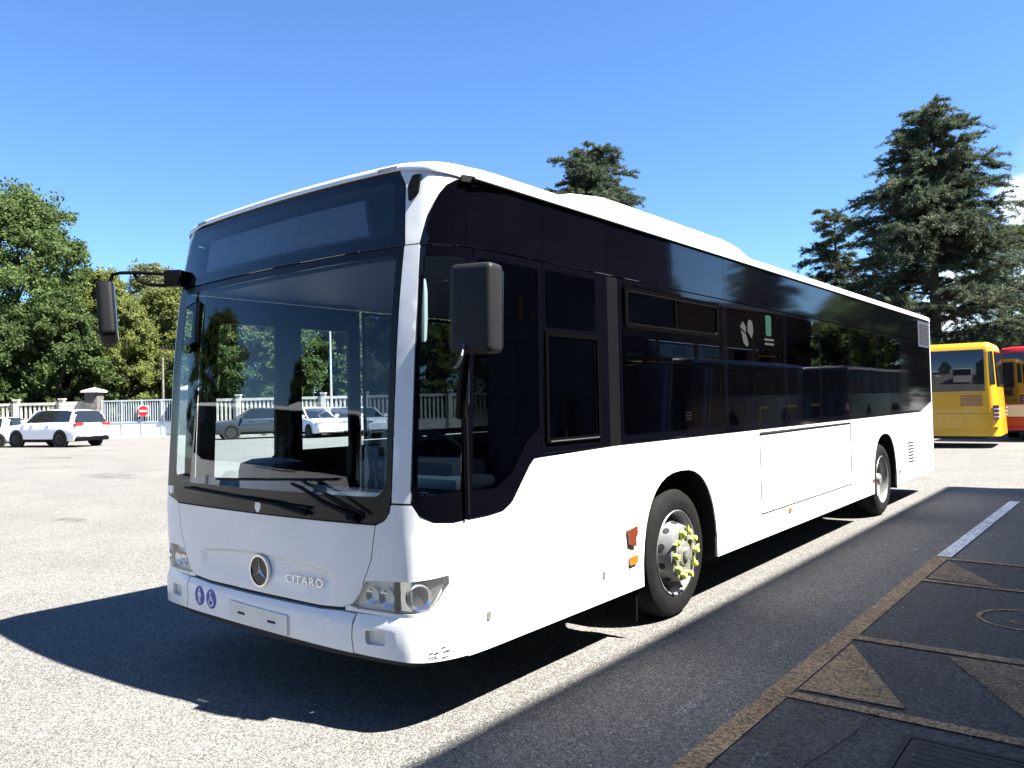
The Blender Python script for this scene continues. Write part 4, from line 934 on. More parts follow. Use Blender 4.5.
def broadleaf(name, H, rad, m, nclump, nleaf, leaf, base=.25, airy=0, label='', group=None, trunkr=.28, seed=1, bark='bark'):
    global rng; rng = np.random.default_rng(seed); rd = random.Random(seed)
    root = empty(name)
    tb = MB(); top = Vector((rd.uniform(-.4, .4), rd.uniform(-.4, .4), H*.88)); mid = Vector((rd.uniform(-.3, .3), rd.uniform(-.3, .3), H*.45))
    tb.tube([(0, 0, -.1), (0, 0, H*.15), mid, (mid+top)/2, top], [trunkr*1.2, trunkr, trunkr*.7, trunkr*.4, .04], 8)
    cl = []
    for k in range(nclump):
        zf = base+(1-base)*(k+rd.random())/nclump; z = H*zf
        u = (zf-base)/(1-base); prof = (math.sin(math.pi*min(1, .12+u*.88)**.8)**.6 if u < .98 else .12)
        r_ = rad*max(.12, prof)*rd.uniform(.15, 1)**.5*rd.uniform(.8, 1.12); a = rd.uniform(0, 2*math.pi)
        c = Vector((r_*math.cos(a), r_*math.sin(a), min(z, H*.985))); cl.append((c, rd.uniform(.28, .62)*rad*.30, math.atan2(c.y, c.x)))
        if k % 3 == 0:
            p0 = mid*min(1, z/H); p0.z = max(H*.12, z-r_*.8-.5); tb.tube([p0, p0.lerp(c, .5)+Vector((0, 0, .25)), c], [trunkr*.38, trunkr*.2, .02], 5)
    tb.build('trunk', bark, root, smooth=True)
    P = []; N = []; per = nleaf//nclump
    for c, r_, a in cl:
        # a clump is a handful of leafy twigs fanning outwards and up
        nt_ = 9; k_ = per//nt_
        for t in range(nt_):
            dv = unit((rng.normal(size=(1, 3))*np.array([1, 1, .6])+np.array([math.cos(a)*.7, math.sin(a)*.7, .25])))[0]
            tt = rng.uniform(.0, 1.0, k_)**.7; q = np.array(c)+dv[None]*(tt*r_*2.1)[:, None]; q[:, 2] -= .18*r_*tt**2
            q += rng.normal(size=(k_, 3))*r_*.26; P.append(q); N.append(unit(rng.normal(size=(k_, 3))+np.array([0, 0, .7])))
    P = np.concatenate(P); N = np.concatenate(N)
    leaves_mesh('crown', P, N, leaf, LM[m], 1.5, root)
    tag(root, label, 'tree', group); return root
def cedar(name, H, rad, seed, label, base=.12, density=1.0, group=None, lean=0, pw=.75, tops=3, spread=.2, tlow=.84):
    global rng; rng = np.random.default_rng(seed); rd = random.Random(seed)
    root = empty(name); tb = MB(); tb.tube([(0, 0, -.1), (0, 0, H*.3), (lean*.5, 0, H*.6), (lean, 0, H*.97)], [.42*H/18, .30*H/18, .16*H/18, .03], 10)
    P = []; N = []; D = []; stems = [(Vector((0, 0, 0)), base, 1.0, rad, int(150*density))]
    for k in range(tops):        # secondary leaders make the ragged top
        a = 2*math.pi*k/tops+rd.random(); stems.append((Vector((math.cos(a), math.sin(a), 0))*rad*spread*rd.uniform(.6, 1.3), .5, rd.uniform(tlow, .985), rad*.33, int(36*density)))
    for off, b0, top, rd_, nb in stems:
        if b0 > .5: tb.tube([(0, 0, H*b0*.8), off*.6+Vector((0, 0, H*b0)), off+Vector((0, 0, H*(b0+top)/2)), off+Vector((0, 0, H*top*.97))], [.14, .12, .08, .02], 6)
        for k in range(nb):
            zf = (k+rd.random())/nb; z0_ = H*(b0+(top-b0)*zf)*.97+rd.uniform(-.3, .3); L_ = rd_*(1-zf)**pw*(rd.uniform(.5, 1.06) if b0 < .5 else rd.uniform(.5, 1.1))+.4
            a = rd.uniform(0, 2*math.pi); rise = rd.uniform(.12, .55)+.9*max(0, zf-.7)
            d = Vector((math.cos(a), math.sin(a), 0)); n_ = max(4, int(L_/.5)); pts = []; dr = rd.uniform(.25, .5)
            for j in range(n_+1):
                t = j/n_; pts.append(off*(1 if b0 > .5 else 0)+Vector((lean*zf, 0, z0_))+d*L_*t+Vector((0, 0, L_*(rise*t-dr*t*t))))
            tb.tube(pts, [max(.012, .085*(1-j/n_)*L_/6+.012) for j in range(n_+1)], 5)
            nt_ = int(L_*5.5)+2
            for j in range(nt_):
                t = rd.uniform(.12, 1.0)**.7; i = min(n_-1, int(t*n_)); p = pts[i].lerp(pts[i+1], t*n_-i)
                side = d.cross(Vector((0, 0, 1)))*rd.choice((-1, 1)); ln = rd.uniform(.4, 1.3)*(1.25-t*.4)*min(1.4, L_*.26+.35)
                dirn = (side*rd.uniform(.1, 1)+d*rd.uniform(.4, 1.1)+Vector((0, 0, rd.uniform(-.2, .6)+.5*max(0, zf-.55)))).normalized()
                m_ = int(46*ln/.8)+8; tt = rng.uniform(0, 1, m_)
                q = np.array(p)[None]+np.array(dirn)[None]*(tt*ln)[:, None]; q[:, 2] -= .38*ln*tt**2; q += rng.normal(size=(m_, 3))*np.array([.055, .055, .045])
                P.append(q); D.append(unit(np.array(dirn)[None]*.8+rng.normal(size=(m_, 3))*.4+np.array([0, 0, -.15]))); N.append(unit(rng.normal(size=(m_, 3))*.8+np.array([0, 0, .8])))
    P = np.concatenate(P); N = np.concatenate(N); D = np.concatenate(D); N = unit(N-D*(N*D).sum(1)[:, None])
    tb.build('trunk', 'bark', root, smooth=True); leaves_mesh('crown', P, N, .050, LM['cedar'], 6.0, root, droop=D)
    tag(root, label, 'tree', group); print('cedar', len(P)); return root
def at(px, depth, z=0):
    v = CAM+(fw+rt*((px-512)/FPX))*depth; return Vector((v.x, v.y, z))
c1 = cedar('cedar_tree', 17.4, 7.1, 5, 'tall dark cedar rising behind the yellow bus', .10, 1.3, pw=.66, tops=3, spread=.16, tlow=.80); c1.location = at(938, 42)
c2 = cedar('cedar_tree', 14.2, 3.4, 9, 'narrower cedar half hidden by the tall cedar, left of it', .12, .7, pw=.5, tops=2); c2.location = at(840, 52)
c3 = cedar('cedar_tree', 18.9, 5.3, 13, 'cedar top showing alone above the middle of the white bus roof', 0.15, 1.5, pw=.45, tops=6, spread=.32, tlow=.90); c3.location = at(594, 52)

b1 = broadleaf('broadleaf_tree', 17.5, 5.6, 'green', 130, 105000, .175, .12, label='tall dense green tree behind the concrete fence at the left edge', seed=21); b1.location = at(18, 58)
def cp(src, loc, rz, sc_, label, group=None):
    c = copy_tree(src); c.location = loc; c.rotation_euler = (0, 0, rz); c.scale = (sc_, sc_, sc_*random.uniform(.95, 1.05))
    c['label'] = label
    if group: c['group'] = group
    return c
y1 = broadleaf('broadleaf_tree', 12.0, 3.6, 'yellow', 90, 60000, .155, .04, label='yellow-green bushy tree just right of the tall dense tree', seed=33, trunkr=.18); y1.location = at(98, 60)
g1 = broadleaf('broadleaf_tree', 14.5, 3.4, 'pale', 70, 26000, .15, .35, 1, label='tall airy tree with thin foliage above the kerb-side mirror arm', seed=41, trunkr=.16, bark='barkgrey'); g1.location = at(150, 70)
d1 = broadleaf('broadleaf_tree', 9.0, 3.4, 'dark', 80, 50000, .165, .02, label='low dark bushy tree behind the gate', seed=52, trunkr=.16); d1.location = at(60, 54)
GW = 'woodland trees behind the fence'
for o_ in (b1, y1, g1, d1): o_['group'] = GW
random.seed(5)
cp(b1, at(-75, 60), 2, .98, 'tall dense green tree cut off by the left border of the photo', GW)
cp(d1, at(10, 53), 1, .8, 'low dark bush behind the fence below the tall dense tree', GW)
spec = [(y1, 74, 66, 1.0, 'yellow-green tree filling the gap right of the tall dense tree'), (y1, 128, 57, .74, 'yellow-green bush behind the left half of the gate'), (y1, 168, 60, .86, 'yellow-green tree behind the gate beside the bus windscreen edge'), (d1, 118, 64, 1.05, 'mid-height dark tree filling the gap behind the yellow-green trees'),
        (g1, 112, 66, .86, 'thin airy tree between the tall dense tree and the yellow-green trees'), (g1, 178, 66, .88, 'airy grey-green tree next to the left edge of the bus'), (b1, 205, 66, .66, 'green tree seen through the left door pane of the bus'), (y1, 250, 58, .85, 'yellow-green tree seen through the left door pane of the bus'),
        (b1, 300, 70, .72, 'green tree seen through the windscreen between both door panes'), (d1, 330, 60, 1.15, 'dark tree seen through the right door pane of the bus'), (b1, 370, 66, .66, 'green tree behind the bus, right of the door panes'),
        (y1, 420, 60, .9, 'yellow-green tree hidden mostly by the driver mirror'), (b1, 470, 70, .68, 'green tree behind the driver window of the bus'), (d1, 215, 56, .85, 'low dark bush seen through the lower left of the windscreen'), (d1, 275, 56, .9, 'low dark bush seen through the middle of the windscreen'),
        (d1, 160, 74, 1.2, 'far dark tree behind the airy trees beside the bus'), (b1, 60, 74, .80, 'green tree further back, right of the tall dense tree'),
        (d1, 84, 56, .62, 'small dark bush behind the stone gate pillar')]
for s_, px, dpt, k_, lb in spec: cp(s_, at(px, dpt), px*.37, k_, lb, GW)
# right edge trees beyond the buses
cp(g1, at(1018, 60), .5, .95, 'pale airy tree at the right border beside the tall cedar', 'trees beyond the parked buses')
cp(d1, at(1008, 62), 1.5, .75, 'low green tree showing above the red bus', 'trees beyond the parked buses')
cp(d1, at(975, 66), 2.5, .72, 'low green tree between the cedar trunk and the yellow bus roof', 'trees beyond the parked buses')
cp(b1, at(900, 75), 2.5, .45, 'round green tree low behind the tall cedar', 'trees beyond the parked buses')
# trees round the rest of the yard (seen only in reflections)
for i, (x, y, s_) in enumerate(((-48, -22, b1), (-42, -40, b1), (-30, -52, d1), (-55, -5, b1), (-12, -50, b1), (30, 52, b1), (24, 64, c3), (36, 38, y1), (16, 70, b1), (42, 60, c3))):
    cp(s_, (x, y, 0), i*1.3, .8, 'tree on the far side of the yard, number seen only mirrored in the bus glass', 'trees mirrored in the bus glass')['label'] = 'tree across the yard, seen only mirrored in the bus glass'

# ================================================================== FENCE, GATE, PILLARS, SIGN
DF = 46
fx = rt0.copy()                     # fence runs along the picture's width
fang = math.atan2(fx.y, fx.x)
def fence_run(px0, px1, label, post_every=2.4):
    a = at(px0, DF); b = at(px1, DF); L_ = (b-a).length; root = empty('concrete_fence', a, math.atan2((b-a).y, (b-a).x)); tag(root, label, 'fence')
    n = max(1, round(L_/post_every)); st = L_/n
    for i in range(n+1):
        mb = MB().box(i*st-.13, i*st+.13, -.13, .13, 0, 2.35); mb.box(i*st-.17, i*st+.17, -.17, .17, 2.351, 2.42); mb.build('post', 'concrete', root)
    for i in range(n):
        mb = MB().box(i*st+.135, (i+1)*st-.135, -.06, .06, 0, .62); mb.box(i*st+.135, (i+1)*st-.135, -.07, .07, 2.05, 2.2); mb.box(i*st+.135, (i+1)*st-.135, -.06, .06, .621, .76)
        m_ = 9; w_ = (st-.27)/m_
        for k in range(m_): mb.box(i*st+.135+w_*(k+.30), i*st+.135+w_*(k+.72), -.04, .04, .761, 2.049)
        mb.build('baluster_panel', 'concrete', root)
    return root
fence_run(-120, 62, 'pale concrete baluster fence behind the white SUV')
fence_run(196, 620, 'pale concrete baluster fence seen through the bus glass')
# solid boarded panel between the baluster fence and the pillar
a = at(63, DF); b = at(87, DF); L_ = (b-a).length; t = empty('concrete_panel_fence', a, math.atan2((b-a).y, (b-a).x)); tag(t, 'short solid panel of horizontal concrete boards left of the stone pillar', 'fence')
mb = MB()
for k in range(8): mb.box(0, L_, -.05, .05, k*.28, k*.28+.26)
mb.box(0, L_, -.03, .03, 0, 2.2); mb.build('panel', 'concrete', t)
def pillar(px, label):
    t = empty('gate_pillar', at(px, DF), fang); tag(t, label, 'pillar')
    MB().box(-.38, .38, -.38, .38, 0, 2.72).build('shaft', 'stone', t, bevel=.03)
    mb = MB().box(-.52, .52, -.52, .52, 2.725, 2.83); mb.add([(-.5, -.5, 2.832), (.5, -.5, 2.832), (.5, .5, 2.832), (-.5, .5, 2.832), (0, 0, 3.02)], [(0, 1, 4), (1, 2, 4), (2, 3, 4), (3, 0, 4), (3, 2, 1, 0)]); mb.build('cap', 'concrete', t)
pillar(94, 'dark stone gate pillar with a pale pyramid cap beside the white SUV')
pillar(188, 'dark stone gate pillar with a pale cap seen through the left edge of the windscreen')
a = at(101, DF); b = at(182, DF); L_ = (b-a).length; gt = empty('sliding_gate', a, math.atan2((b-a).y, (b-a).x)); tag(gt, 'long pale grey metal sliding gate with vertical bars and solid lower panel', 'gate')
mb = MB().box(0, L_, -.04, .04, 2.16, 2.24); mb.box(0, L_, -.04, .04, .90, .98); mb.box(0, L_, -.04, .04, .10, .18)
for k in range(5): x = k*(L_-.08)/4; mb.box(x, x+.08, -.045, .045, .08, 2.25)
mb.build('gate_frame', 'galv', gt)
mb = MB(); n = int(L_/.14)
for k in range(n): mb.box(.05+k*.14, .05+k*.14+.045, -.02, .02, .981, 2.159)
mb.build('bar', 'galv', gt).name = 'gate_bars'
M['galvp'] = mat('pale sheet panel', (.60, .66, .68), .5, var=.08, vscale=3)
MB().box(.09, L_-.09, -.018, .018, .181, .899).build('sheet_panel', 'galvp', gt)
sg_ = empty('no_entry_sign', at(143, DF-.12, 1.58), fang+math.pi); tag(sg_, 'red and white no entry sign hung on the bars of the sliding gate', 'sign')
MB().lathe([(-.01, .001), (-.01, .30), (.01, .30), (.012, .001)], 32, 'Y').build('sign_plate', 'signred', sg_)
MB().box(-.23, .23, .0125, .018, -.055, .055).build('white_bar', 'pure', sg_)
MB().box(-.33, .33, -.02, -.012, -.31, .31).build('backing_plate', 'pure', sg_)
# gravel kerb and verge beyond the fence
o = MB()
a = at(-500, DF+.6); b = at(700, DF+.6); c_ = at(1500, 420); d_ = at(-1500, 420)
o.add([(a.x, a.y, .006), (b.x, b.y, .006), (c_.x, c_.y, .006), (d_.x, d_.y, .006)], [(0, 1, 2, 3)]); tag(o.build('verge', 'soil'), kind='structure')
a0 = at(-300, DF-.45); b0 = at(620, DF-.45); a1_ = at(-300, DF-.20); b1_ = at(620, DF-.20)
mb = MB().add([(p.x, p.y, z) for z in (0, .12) for p in (a0, b0, b1_, a1_)], [(0, 1, 2, 3), (4, 5, 6, 7), (0, 1, 5, 4), (1, 2, 6, 5), (2, 3, 7, 6), (3, 0, 4, 7)])
tag(mb.build('kerb', 'concrete'), kind='structure')
# lamp posts
def lamp_post(loc, H, rz, label, arm=1.2):
    t = empty('street_lamp', loc, rz); tag(t, label, 'street lamp', 'street lamps along the yard')
    MB().tube([(0, 0, 0), (0, 0, H*.5), (0, 0, H)], [.07, .05, .04], 10).build('pole', 'galv', t, smooth=True)
    MB().tube([(0, 0, H-.03), (arm*.5, 0, H+.12), (arm, 0, H+.15)], .03, 8).build('arm', 'galv', t, smooth=True)
    MB().box(arm-.05, arm+.55, -.13, .13, H+.10, H+.22).build('lamp_head', 'galv', t, bevel=.03)
lamp_post(at(331, 44), 9, fang, 'tall street lamp seen through the right door pane of the bus')
t = empty('wooden_pole', at(163, 50)); tag(t, 'thin pale pole among the trees behind the gate', 'pole'); MB().tube([(0, 0, 0), (0, 0, 4.9)], [.09, .07], 8).build('shaft', 'barkgrey', t)

# ================================================================== CARS
def car(loc, ang, L_, W_, H_, m, label, kind='suv', name='parked_car', group='cars parked in the yard'):
    """car along local +X (nose at +L/2)"""
    t = empty(name, loc, ang); tag(t, label, 'car', group)
    hw = W_/2; zb = .26 if kind == 'suv' else .2; wr = .37 if kind == 'suv' else .32; belt = H_*.655; hood = H_*.61
    # lower body stations: x, half width, z top edge, centre z
    if kind == 'suv': st = [(-.5, .84, .30*H_, .60*H_-.06), (-.492, .93, .30*H_, .60*H_-.02), (-.46, .985, .28, belt), (-.30, 1, .26, belt), (0, 1, .26, belt-.01), (.20, 1, .26, belt-.03), (.27, .99, .26, hood), (.40, .97, .26, hood-.05), (.465, .92, .28, hood-.11), (.495, .80, .34, hood-.22), (.5, .74, .38, hood-.30)]
    else: st = [(-.5, .82, .3*H_, .56*H_), (-.48, .94, .28, belt), (-.30, 1, .22, belt), (0, 1, .2, belt-.01), (.17, 1, .2, belt-.04), (.25, .99, .2, belt-.08), (.38, .97, .22, belt-.16), (.46, .90, .25, belt-.26), (.5, .76, .32, belt-.38)]
    rings = []
    for (xf, wf, z0_, z1_) in st:
        x = xf*L_; w_ = hw*wf; zm = z0_+(z1_-z0_)*.55
        half = [(w_*.93, z0_), (w_*.985, z0_+.10), (w_, zm), (w_*.985, z1_-.07), (w_*.94, z1_-.005), (w_*.5, z1_+.025)]
        rings.append([Vector((x, -a, b)) for a, b in half]+[Vector((x, a, b)) for a, b in reversed(half)])
    body = MB().loft(rings).build('body', m, t, smooth=True, angle=40)
    # glasshouse
    if kind == 'suv': gs = [(-.485, .80, belt, belt+.02, .80), (-.455, .84, belt, H_*.80, .76), (-.415, .88, belt, H_*.955, .70), (-.30, .90, belt, H_*.985, .68), (-.05, .90, belt, H_, .68), (.08, .89, belt, H_*.975, .68), (.165, .88, belt-.01, H_*.80, .75), (.225, .86, belt-.03, hood+.03, .84)]
    elif kind == 'hatch': gs = [(-.47, .80, belt, belt+.02, .80), (-.42, .86, belt, H_*.90, .74), (-.36, .88, belt, H_*.965, .70), (-.10, .9, belt, H_, .68), (.03, .89, belt, H_*.97, .68), (.17, .88, belt-.02, H_*.74, .76), (.25, .86, belt-.06, belt-.03, .84)]
    rings = []; roofp = []
    for (xf, wb, z0_, z1_, wt) in gs:
        x = xf*L_; rings.append([Vector((x, -hw*wb, z0_-.02)), Vector((x, -hw*(wb*.5+wt*.5)-.01, (z0_+z1_)/2)), Vector((x, -hw*wt, z1_-.04)), Vector((x, -hw*wt*.6, z1_-.012)), Vector((x, hw*wt*.6, z1_-.012)), Vector((x, hw*wt, z1_-.04)), Vector((x, hw*(wb*.5+wt*.5)+.01, (z0_+z1_)/2)), Vector((x, hw*wb, z0_-.02))])
    MB().loft(rings).build('windows', 'gl_car_solid', t, smooth=True, angle=30)
    # roof skin, slightly proud
    rr = [q for q, g in zip(rings, gs) if g[3] > H_*.93]
    mb = MB().loft([[v+Vector((0, (-.012 if v.y < 0 else .012), .004)) for v in (q[2], q[3], q[4], q[5])]+[v+Vector((0, 0, -.02)) for v in (q[5], q[2])] for q in rr]); mb.build('roof', m, t, smooth=True, angle=40)
    # pillars
    for s_ in (0, 1):
        f = (lambda q: (q[0], q[1], q[2])) if s_ == 0 else (lambda q: (q[7], q[6], q[5])); o_ = Vector((0, -.014 if s_ == 0 else .014, 0))
        def post(i, wd, fr=0.0):
            q0, q1 = rings[i], rings[min(i+1, len(rings)-1)]; A = [a.lerp(b, fr) for a, b in zip(f(q0), f(q1))]
            MB().loft([[p+o_+Vector((-wd/2, 0, 0)), p+o_+Vector((wd/2, 0, 0)), p-o_+Vector((wd/2, 0, 0)), p-o_+Vector((-wd/2, 0, 0))] for p in A]).build('pillar', m, t)
        post(2, .12 if kind == 'suv' else .2); post(1, .2, .5)
        MB().tube([rings[-1][0 if s_ == 0 else 7]+o_, rings[-2][1 if s_ == 0 else 6]*.5+rings[-2][2 if s_ == 0 else 5]*.5+o_, rings[-3][2 if s_ == 0 else 5]+o_], .035, 6).build('pillar', m, t)
    wb = .30*L_
    for (x, s_) in ((wb, 1), (wb, -1), (-wb*1.0, 1), (-wb*1.0, -1)):
        # dark arch
        T_ = Matrix.Translation((x, s_*(hw-.115), wr)) @ Matrix.Scale(s_, 4, (0, 1, 0))
        am = MB().lathe([(.0, .05), (.117, wr+.085), (.119, .0)], 28, 'Y'); am.v = [tuple(T_ @ Vector(v)) for v in am.v]; am.build('wheel_arch', 'under', t)
        wm = MB().lathe([(.10, .001), (.105, .07), (.10, wr*.62), (.122, wr*.66)], 28, 'Y'); 
        wm.v = [tuple(T_ @ Vector(v)) for v in wm.v]; wo = wm.build('wheel', 'carsilver' if m != 'cardark' else 'hub', t, smooth=True)
        sp = MB()
        for k in range(5):
            a_ = 2*math.pi*k/5+.5
            for q in ((-.32), (.32)):
                pts_ = [(r_*math.cos(a_+q*dd), .1065, r_*math.sin(a_+q*dd)) for r_, dd in ((wr*.2, .3), (wr*.6, 1.0), (wr*.6, 1.9), (wr*.3, 1.9))]
                sp.add(pts_, [(0, 1, 2, 3)])
        sp.v = [tuple(T_ @ Vector(v)) for v in sp.v]; sp.build('spoke_gaps', 'under', wo)
        tm_ = MB().lathe([(.110, wr*.64), (.128, wr*.74), (.124, wr*.93), (.10, wr), (-.08, wr), (-.10, wr*.9)], 28, 'Y'); tm_.v = [tuple(T_ @ Vector(v)) for v in tm_.v]; tm_.build('tyre', 'tyre', wo, smooth=True)
    # cladding, bumpers, lamps
    mb = MB()
    for s_ in (1, -1): y_ = sorted((s_*(hw*.93), s_*(hw*.997))); mb.box(-wb+wr+.07, wb-wr-.07, y_[0], y_[1], zb-.02, zb+.12)
    mb.box(-L_*.5-.012, -L_*.46, -hw*.88, hw*.88, zb+.02, zb+.20); mb.box(-wb, wb, -hw*.6, hw*.6, zb-.03, zb+.05)
    mb.build('sill_cladding', 'blackpl', t, bevel=.02)
    zl = H_*.56
    for s_ in (1, -1):
        y_ = sorted((s_*hw*.50, s_*hw*.955)); MB().box(-L_*.5-.008, -L_*.47, y_[0], y_[1], zl-.02, zl+.13).build('tail_lamp', 'red', t, bevel=.02)
        y_ = sorted((s_*hw*.45, s_*hw*.90)); MB().box(L_*.455, L_*.495, y_[0], y_[1], hood-.27, hood-.15).build('headlight', 'lampwhite', t, bevel=.02)
        y_ = sorted((s_*hw*.98, s_*(hw+.18))); MB().box(.17*L_, .17*L_+.1, y_[0], y_[1], belt-.02, belt+.13).build('door_mirror', m, t, bevel=.03)
        for x_ in (.10*L_, -.12*L_): y_ = sorted((s_*hw*.985, s_*(hw+.012))); MB().box(x_-.16, x_, y_[0], y_[1], belt-.15, belt-.12).build('door_handle', m, t)
    MB().box(-L_*.5-.014, -L_*.495, -.26, .26, zl-.16, zl-.05).build('number_plate', 'pure', t)
    return t
M['gl_car_solid'] = mat('dark car window', (.012, .015, .018), .05, coat=.6)
vd = lambda px: math.atan2((at(px, 10)-CAM).y, (at(px, 10)-CAM).x)
car(at(56, 37.5), vd(56)+R(38), 4.8, 1.94, 1.76, 'carwhite', 'white SUV parked in front of the concrete fence, seen from its rear corner', 'suv', group=None)
car(at(-22, 38), vd(-22)+R(62), 4.3, 1.8, 1.48, 'carwhite', 'white car at the left border, only its tail showing', 'hatch', group=None)
car(at(256, 42), vd(256)+R(98), 4.6, 1.85, 1.62, 'cardark', 'dark grey car seen through the left door pane of the bus', 'suv', group=None)
car(at(313, 42), vd(313)+R(205), 4.2, 1.8, 1.60, 'carwhite', 'white car seen nose-on through the right door pane, nearest the bus pillar', 'hatch')
car(at(338, 43), vd(338)+R(205), 4.2, 1.8, 1.58, 'carsilver', 'silver car second from the left in the row seen through the right door pane', 'hatch')
car(at(363, 44), vd(363)+R(205), 4.2, 1.8, 1.55, 'carwhite', 'white car at the right end of the row seen through the windscreen', 'hatch')

# ================================================================== OTHER BUSES
def far_bus(loc, ang, m, label, lower=None, name='bus', mband='gl_car_solid'):
    """bus with its tail at local x=0, nose towards +X; left side faces -... the +Y local side"""
    t = empty(name, loc, ang); tag(t, label, 'bus')
    Lb, hw, H_ = 11.9, 1.275, 3.02
    def ring(x, w_, z0_, zt): return [Vector((x, y, z)) for y, z in ((-w_, z0_), (-w_, zt-.30), (-w_+.03, zt-.14), (-w_+.12, zt-.04), (-w_+.4, zt), (w_-.4, zt), (w_-.12, zt-.04), (w_-.03, zt-.14), (w_, zt-.30), (w_, z0_))]
    # tail leans forward at the top
    def xs(z, k=0): return 0
    rings = []
    for (x, w_, zt) in ((.0, hw-.30, H_-.20), (.02, hw-.19, H_-.12), (.06, hw-.11, H_-.07), (.12, hw-.05, H_-.035), (.20, hw-.015, H_-.01), (.30, hw, H_), (6, hw, H_), (Lb-.3, hw, H_), (Lb-.08, hw-.06, H_-.05), (Lb, hw-.2, H_-.15)):
        q = ring(x, w_, .34, zt)
        if x < .31: q = [v+Vector((.055*max(0, (v.z-.34))*(1-x/.31), 0, 0)) for v in q]
        rings.append(q)
    MB().loft(rings).build('body', m, t, smooth=True, angle=35)
    if lower:
        for (z0_, z1_, mm) in lower:
            mb = MB()
            for s_ in (1, -1): y = sorted((s_*(hw-.01), s_*(hw+.006))); mb.box(.24, Lb-.3, y[0], y[1], z0_, z1_)
            mb.build('colour_band', mm, t)
    for s_ in (1, -1):
        cuts = [.34, 1.95, 3.6, 5.1, 6.6, 8.1, 9.6, 11.0]
        for a_, b_ in zip(cuts, cuts[1:]):
            y = sorted((s_*(hw-.005), s_*(hw+.012))); wdo = MB().box(a_, b_-.012, y[0], y[1], 1.62, 2.80).build('window', mband, t, bevel=.006)
        y = sorted((s_*(hw+.001), s_*(hw+.005)))
        MB().box(.20, 3.2, y[0], y[1], .985, .992).build('panel_seam', 'gap', t); MB().box(.40, 1.5, y[0], y[1], 1.56, 1.566).build('panel_seam', 'gap', t)
        mb = MB()
        for k in range(9): mb.box(.40, .95, y[0], y[1]+.001*s_ if s_ > 0 else y[1], 1.20+k*.036, 1.22+k*.036)
        mb.build('engine_louvre', 'rust' if m == 'ybus' else 'gap', t)
        for xx in (3.4, 9.2):
            am = MB().lathe([(s_*(hw-.25), .05), (s_*(hw+.007), .60), (s_*(hw+.008), .001)], 32, 'Y', (xx, 0, .5)); am.build('wheel_arch', 'under', t)
            wo = MB().lathe([(s_*(hw-.02), .001), (s_*(hw-.01), .12), (s_*(hw-.06), .2), (s_*(hw-.0), .29)], 32, 'Y', (xx, 0, .475)).build('wheel', 'rim', t, smooth=True)
            MB().lathe([(s_*(hw-.02), .28), (s_*(hw+.016), .33), (s_*(hw+.012), .43), (s_*(hw-.04), .475), (s_*(hw-.25), .475)], 32, 'Y', (xx, 0, .475)).build('tyre', 'tyre', wo, smooth=True)
        # lamp cluster wrapping the tail corner
        y = sorted((s_*(hw-.17), s_*(hw-.028))); lc = MB().box(.02, .155, y[0], y[1], .80, 1.22).build('tail_lamp', 'redlens', t, bevel=.03)
        y = sorted((s_*(hw-.16), s_*(hw-.024)))
        for k in (0, 1, 2): MB().box(.015, .14, y[0], y[1], .87+k*.11, .905+k*.11).build('lamp_strip', 'pure', lc, bevel=.006)
        y = sorted((s_*(hw-.12), s_*(hw-.02))); MB().box(.06, .15, y[0], y[1], .55, .60).build('reflector', 'red', t)
        # dark corner glass of the rear window
        q = MB().loft([[Vector((x+.055*(z-.34)*(1-x/.31)-.004, s_*(w_+.008), z)) for z in (1.80, 2.3, 2.74)] for x, w_ in ((.02, hw-.19), (.06, hw-.11), (.12, hw-.05), (.17, hw-.027))], False, False); q.build('corner_glass', mband, t)
    MB().add([(-.02+.055*(z-.34), y, z) for y in (-.95, .95) for z in (1.75, 2.75)], [(0, 1, 3, 2)]).build('rear_window', mband, t)
    MB().box(.3, Lb-.2, -hw+.1, hw-.1, .26, .345).build('underbody', 'under', t)
    return t
M['redlens'] = mat('dark red lens', (.22, .012, .015), .2, coat=.6)
A = at(1003, 23.0)
yb = far_bus((A.x, A.y, 0), R(180+2), 'ybus', 'yellow city bus standing behind the white bus, tail to the right')
A2 = at(1045, 24.5)
rb = far_bus((A2.x, A2.y+11.9, 0), R(-90), 'rbus', 'red and cream bus facing the camera at the right border beside the yellow bus', lower=((.72, 1.40, 'cbus'),))
MB().box(11.86, 11.93, -1.12, 1.12, 1.18, 2.80).build('windscreen', 'gl_car_solid', rb, bevel=.03)
MB().box(11.87, 11.92, -1.17, 1.17, .78, 1.16).build('front_panel', 'cbus', rb, bevel=.02)
MB().box(11.88, 11.95, -1.2, 1.2, .34, .76).build('bumper', 'rbus', rb, bevel=.03)

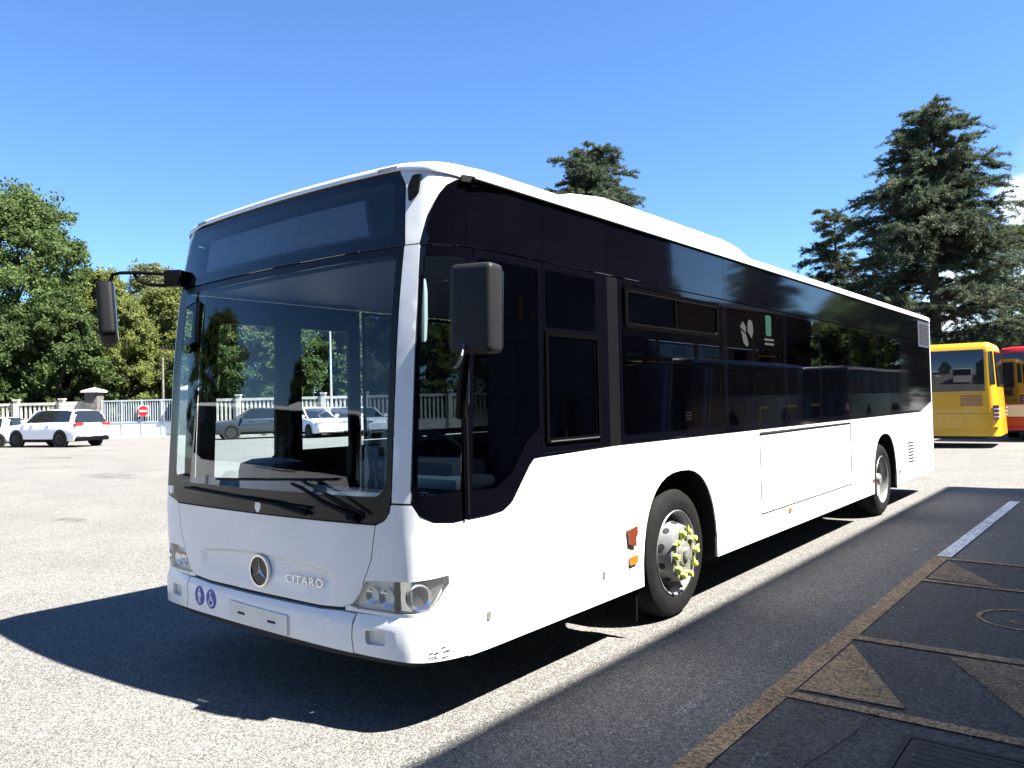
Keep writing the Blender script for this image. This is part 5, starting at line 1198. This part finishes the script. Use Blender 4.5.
# ================================================================== BUILDING that shades the right-hand side
BX, BY0, BY1, BH = 7.25, -30, 14.4, 9.0
bd = tag(empty('depot_building', (BX, 0, 0)), 'two-storey brown depot building along the right, seen only as shadow and reflection', 'building')
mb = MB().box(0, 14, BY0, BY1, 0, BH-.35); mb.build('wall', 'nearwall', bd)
mb = MB().box(-.0, 14.2, BY0-.2, BY1+.15, BH-.345, BH); mb.build('cornice', 'plaster', bd)
for k in range(13):
    y = BY0+2+k*3.3
    for (z0_, z1_) in ((1.0, 2.7), (4.7, 6.5)):
        if y+1.7 > BY1: continue
        f = MB().box(-.05, .02, y, y+1.7, z0_, z1_).build('window_frame', 'mattepane', bd)
        MB().box(-.056, -.051, y+.09, y+.8, z0_+.1, z1_-.1).box(-.056, -.051, y+.9, y+1.61, z0_+.1, z1_-.1).build('pane', 'mattepane', f)
b3 = tag(empty('brown_building', (24, 40, 0), R(8)), 'long brown building further along the yard, seen only mirrored in the bus glass', 'building')
MB().box(0, 12, -20, 26, 0, 8.2).build('wall', 'brick', b3); MB().box(-.3, 12.3, -20.3, 26.3, 8.201, 8.5).build('cornice', 'plaster', b3)
for k in range(9): MB().box(-.04, .02, -10+k*3.9, -8.2+k*3.9, 3.2, 5.0).build('window', 'gl_car_solid', b3)
M['bbus'] = mat('blue bus paint', (.012, .06, .30), .35); M['dbus'] = mat('dark bus paint', (.012, .014, .02), .35)
far_bus((11.8, 22, 0), R(90), 'dbus', 'added dark bus with a blue band, out of view, darkening the side window reflections', lower=((2.83, 2.93, 'bbus'),), mband='under')  # added out of view so the side glass mirrors something dark; windows matte
far_bus((10.8, 37, 0), R(90), 'dbus', 'added dark bus with a red band, out of view, darkening the rear side window reflections', lower=((2.83, 2.93, 'rbus'),), mband='under')  # likewise added, darkens the mirror image in the rear side glass
for i, (x, y) in enumerate(((15, 62), (19, 74), (12, 80), (9, 66), (25, 88))): cp(b1, (x, y, 0), i*1.1, .62, 'tree across the yard, seen only mirrored in the bus glass', 'trees mirrored in the bus glass')

# place the reflected second bus: mirror of the near windscreen looks along (-x, -y)
bus2.location = (-13.5, -10.6, 0); bus2.rotation_euler = (0, 0, R(66))
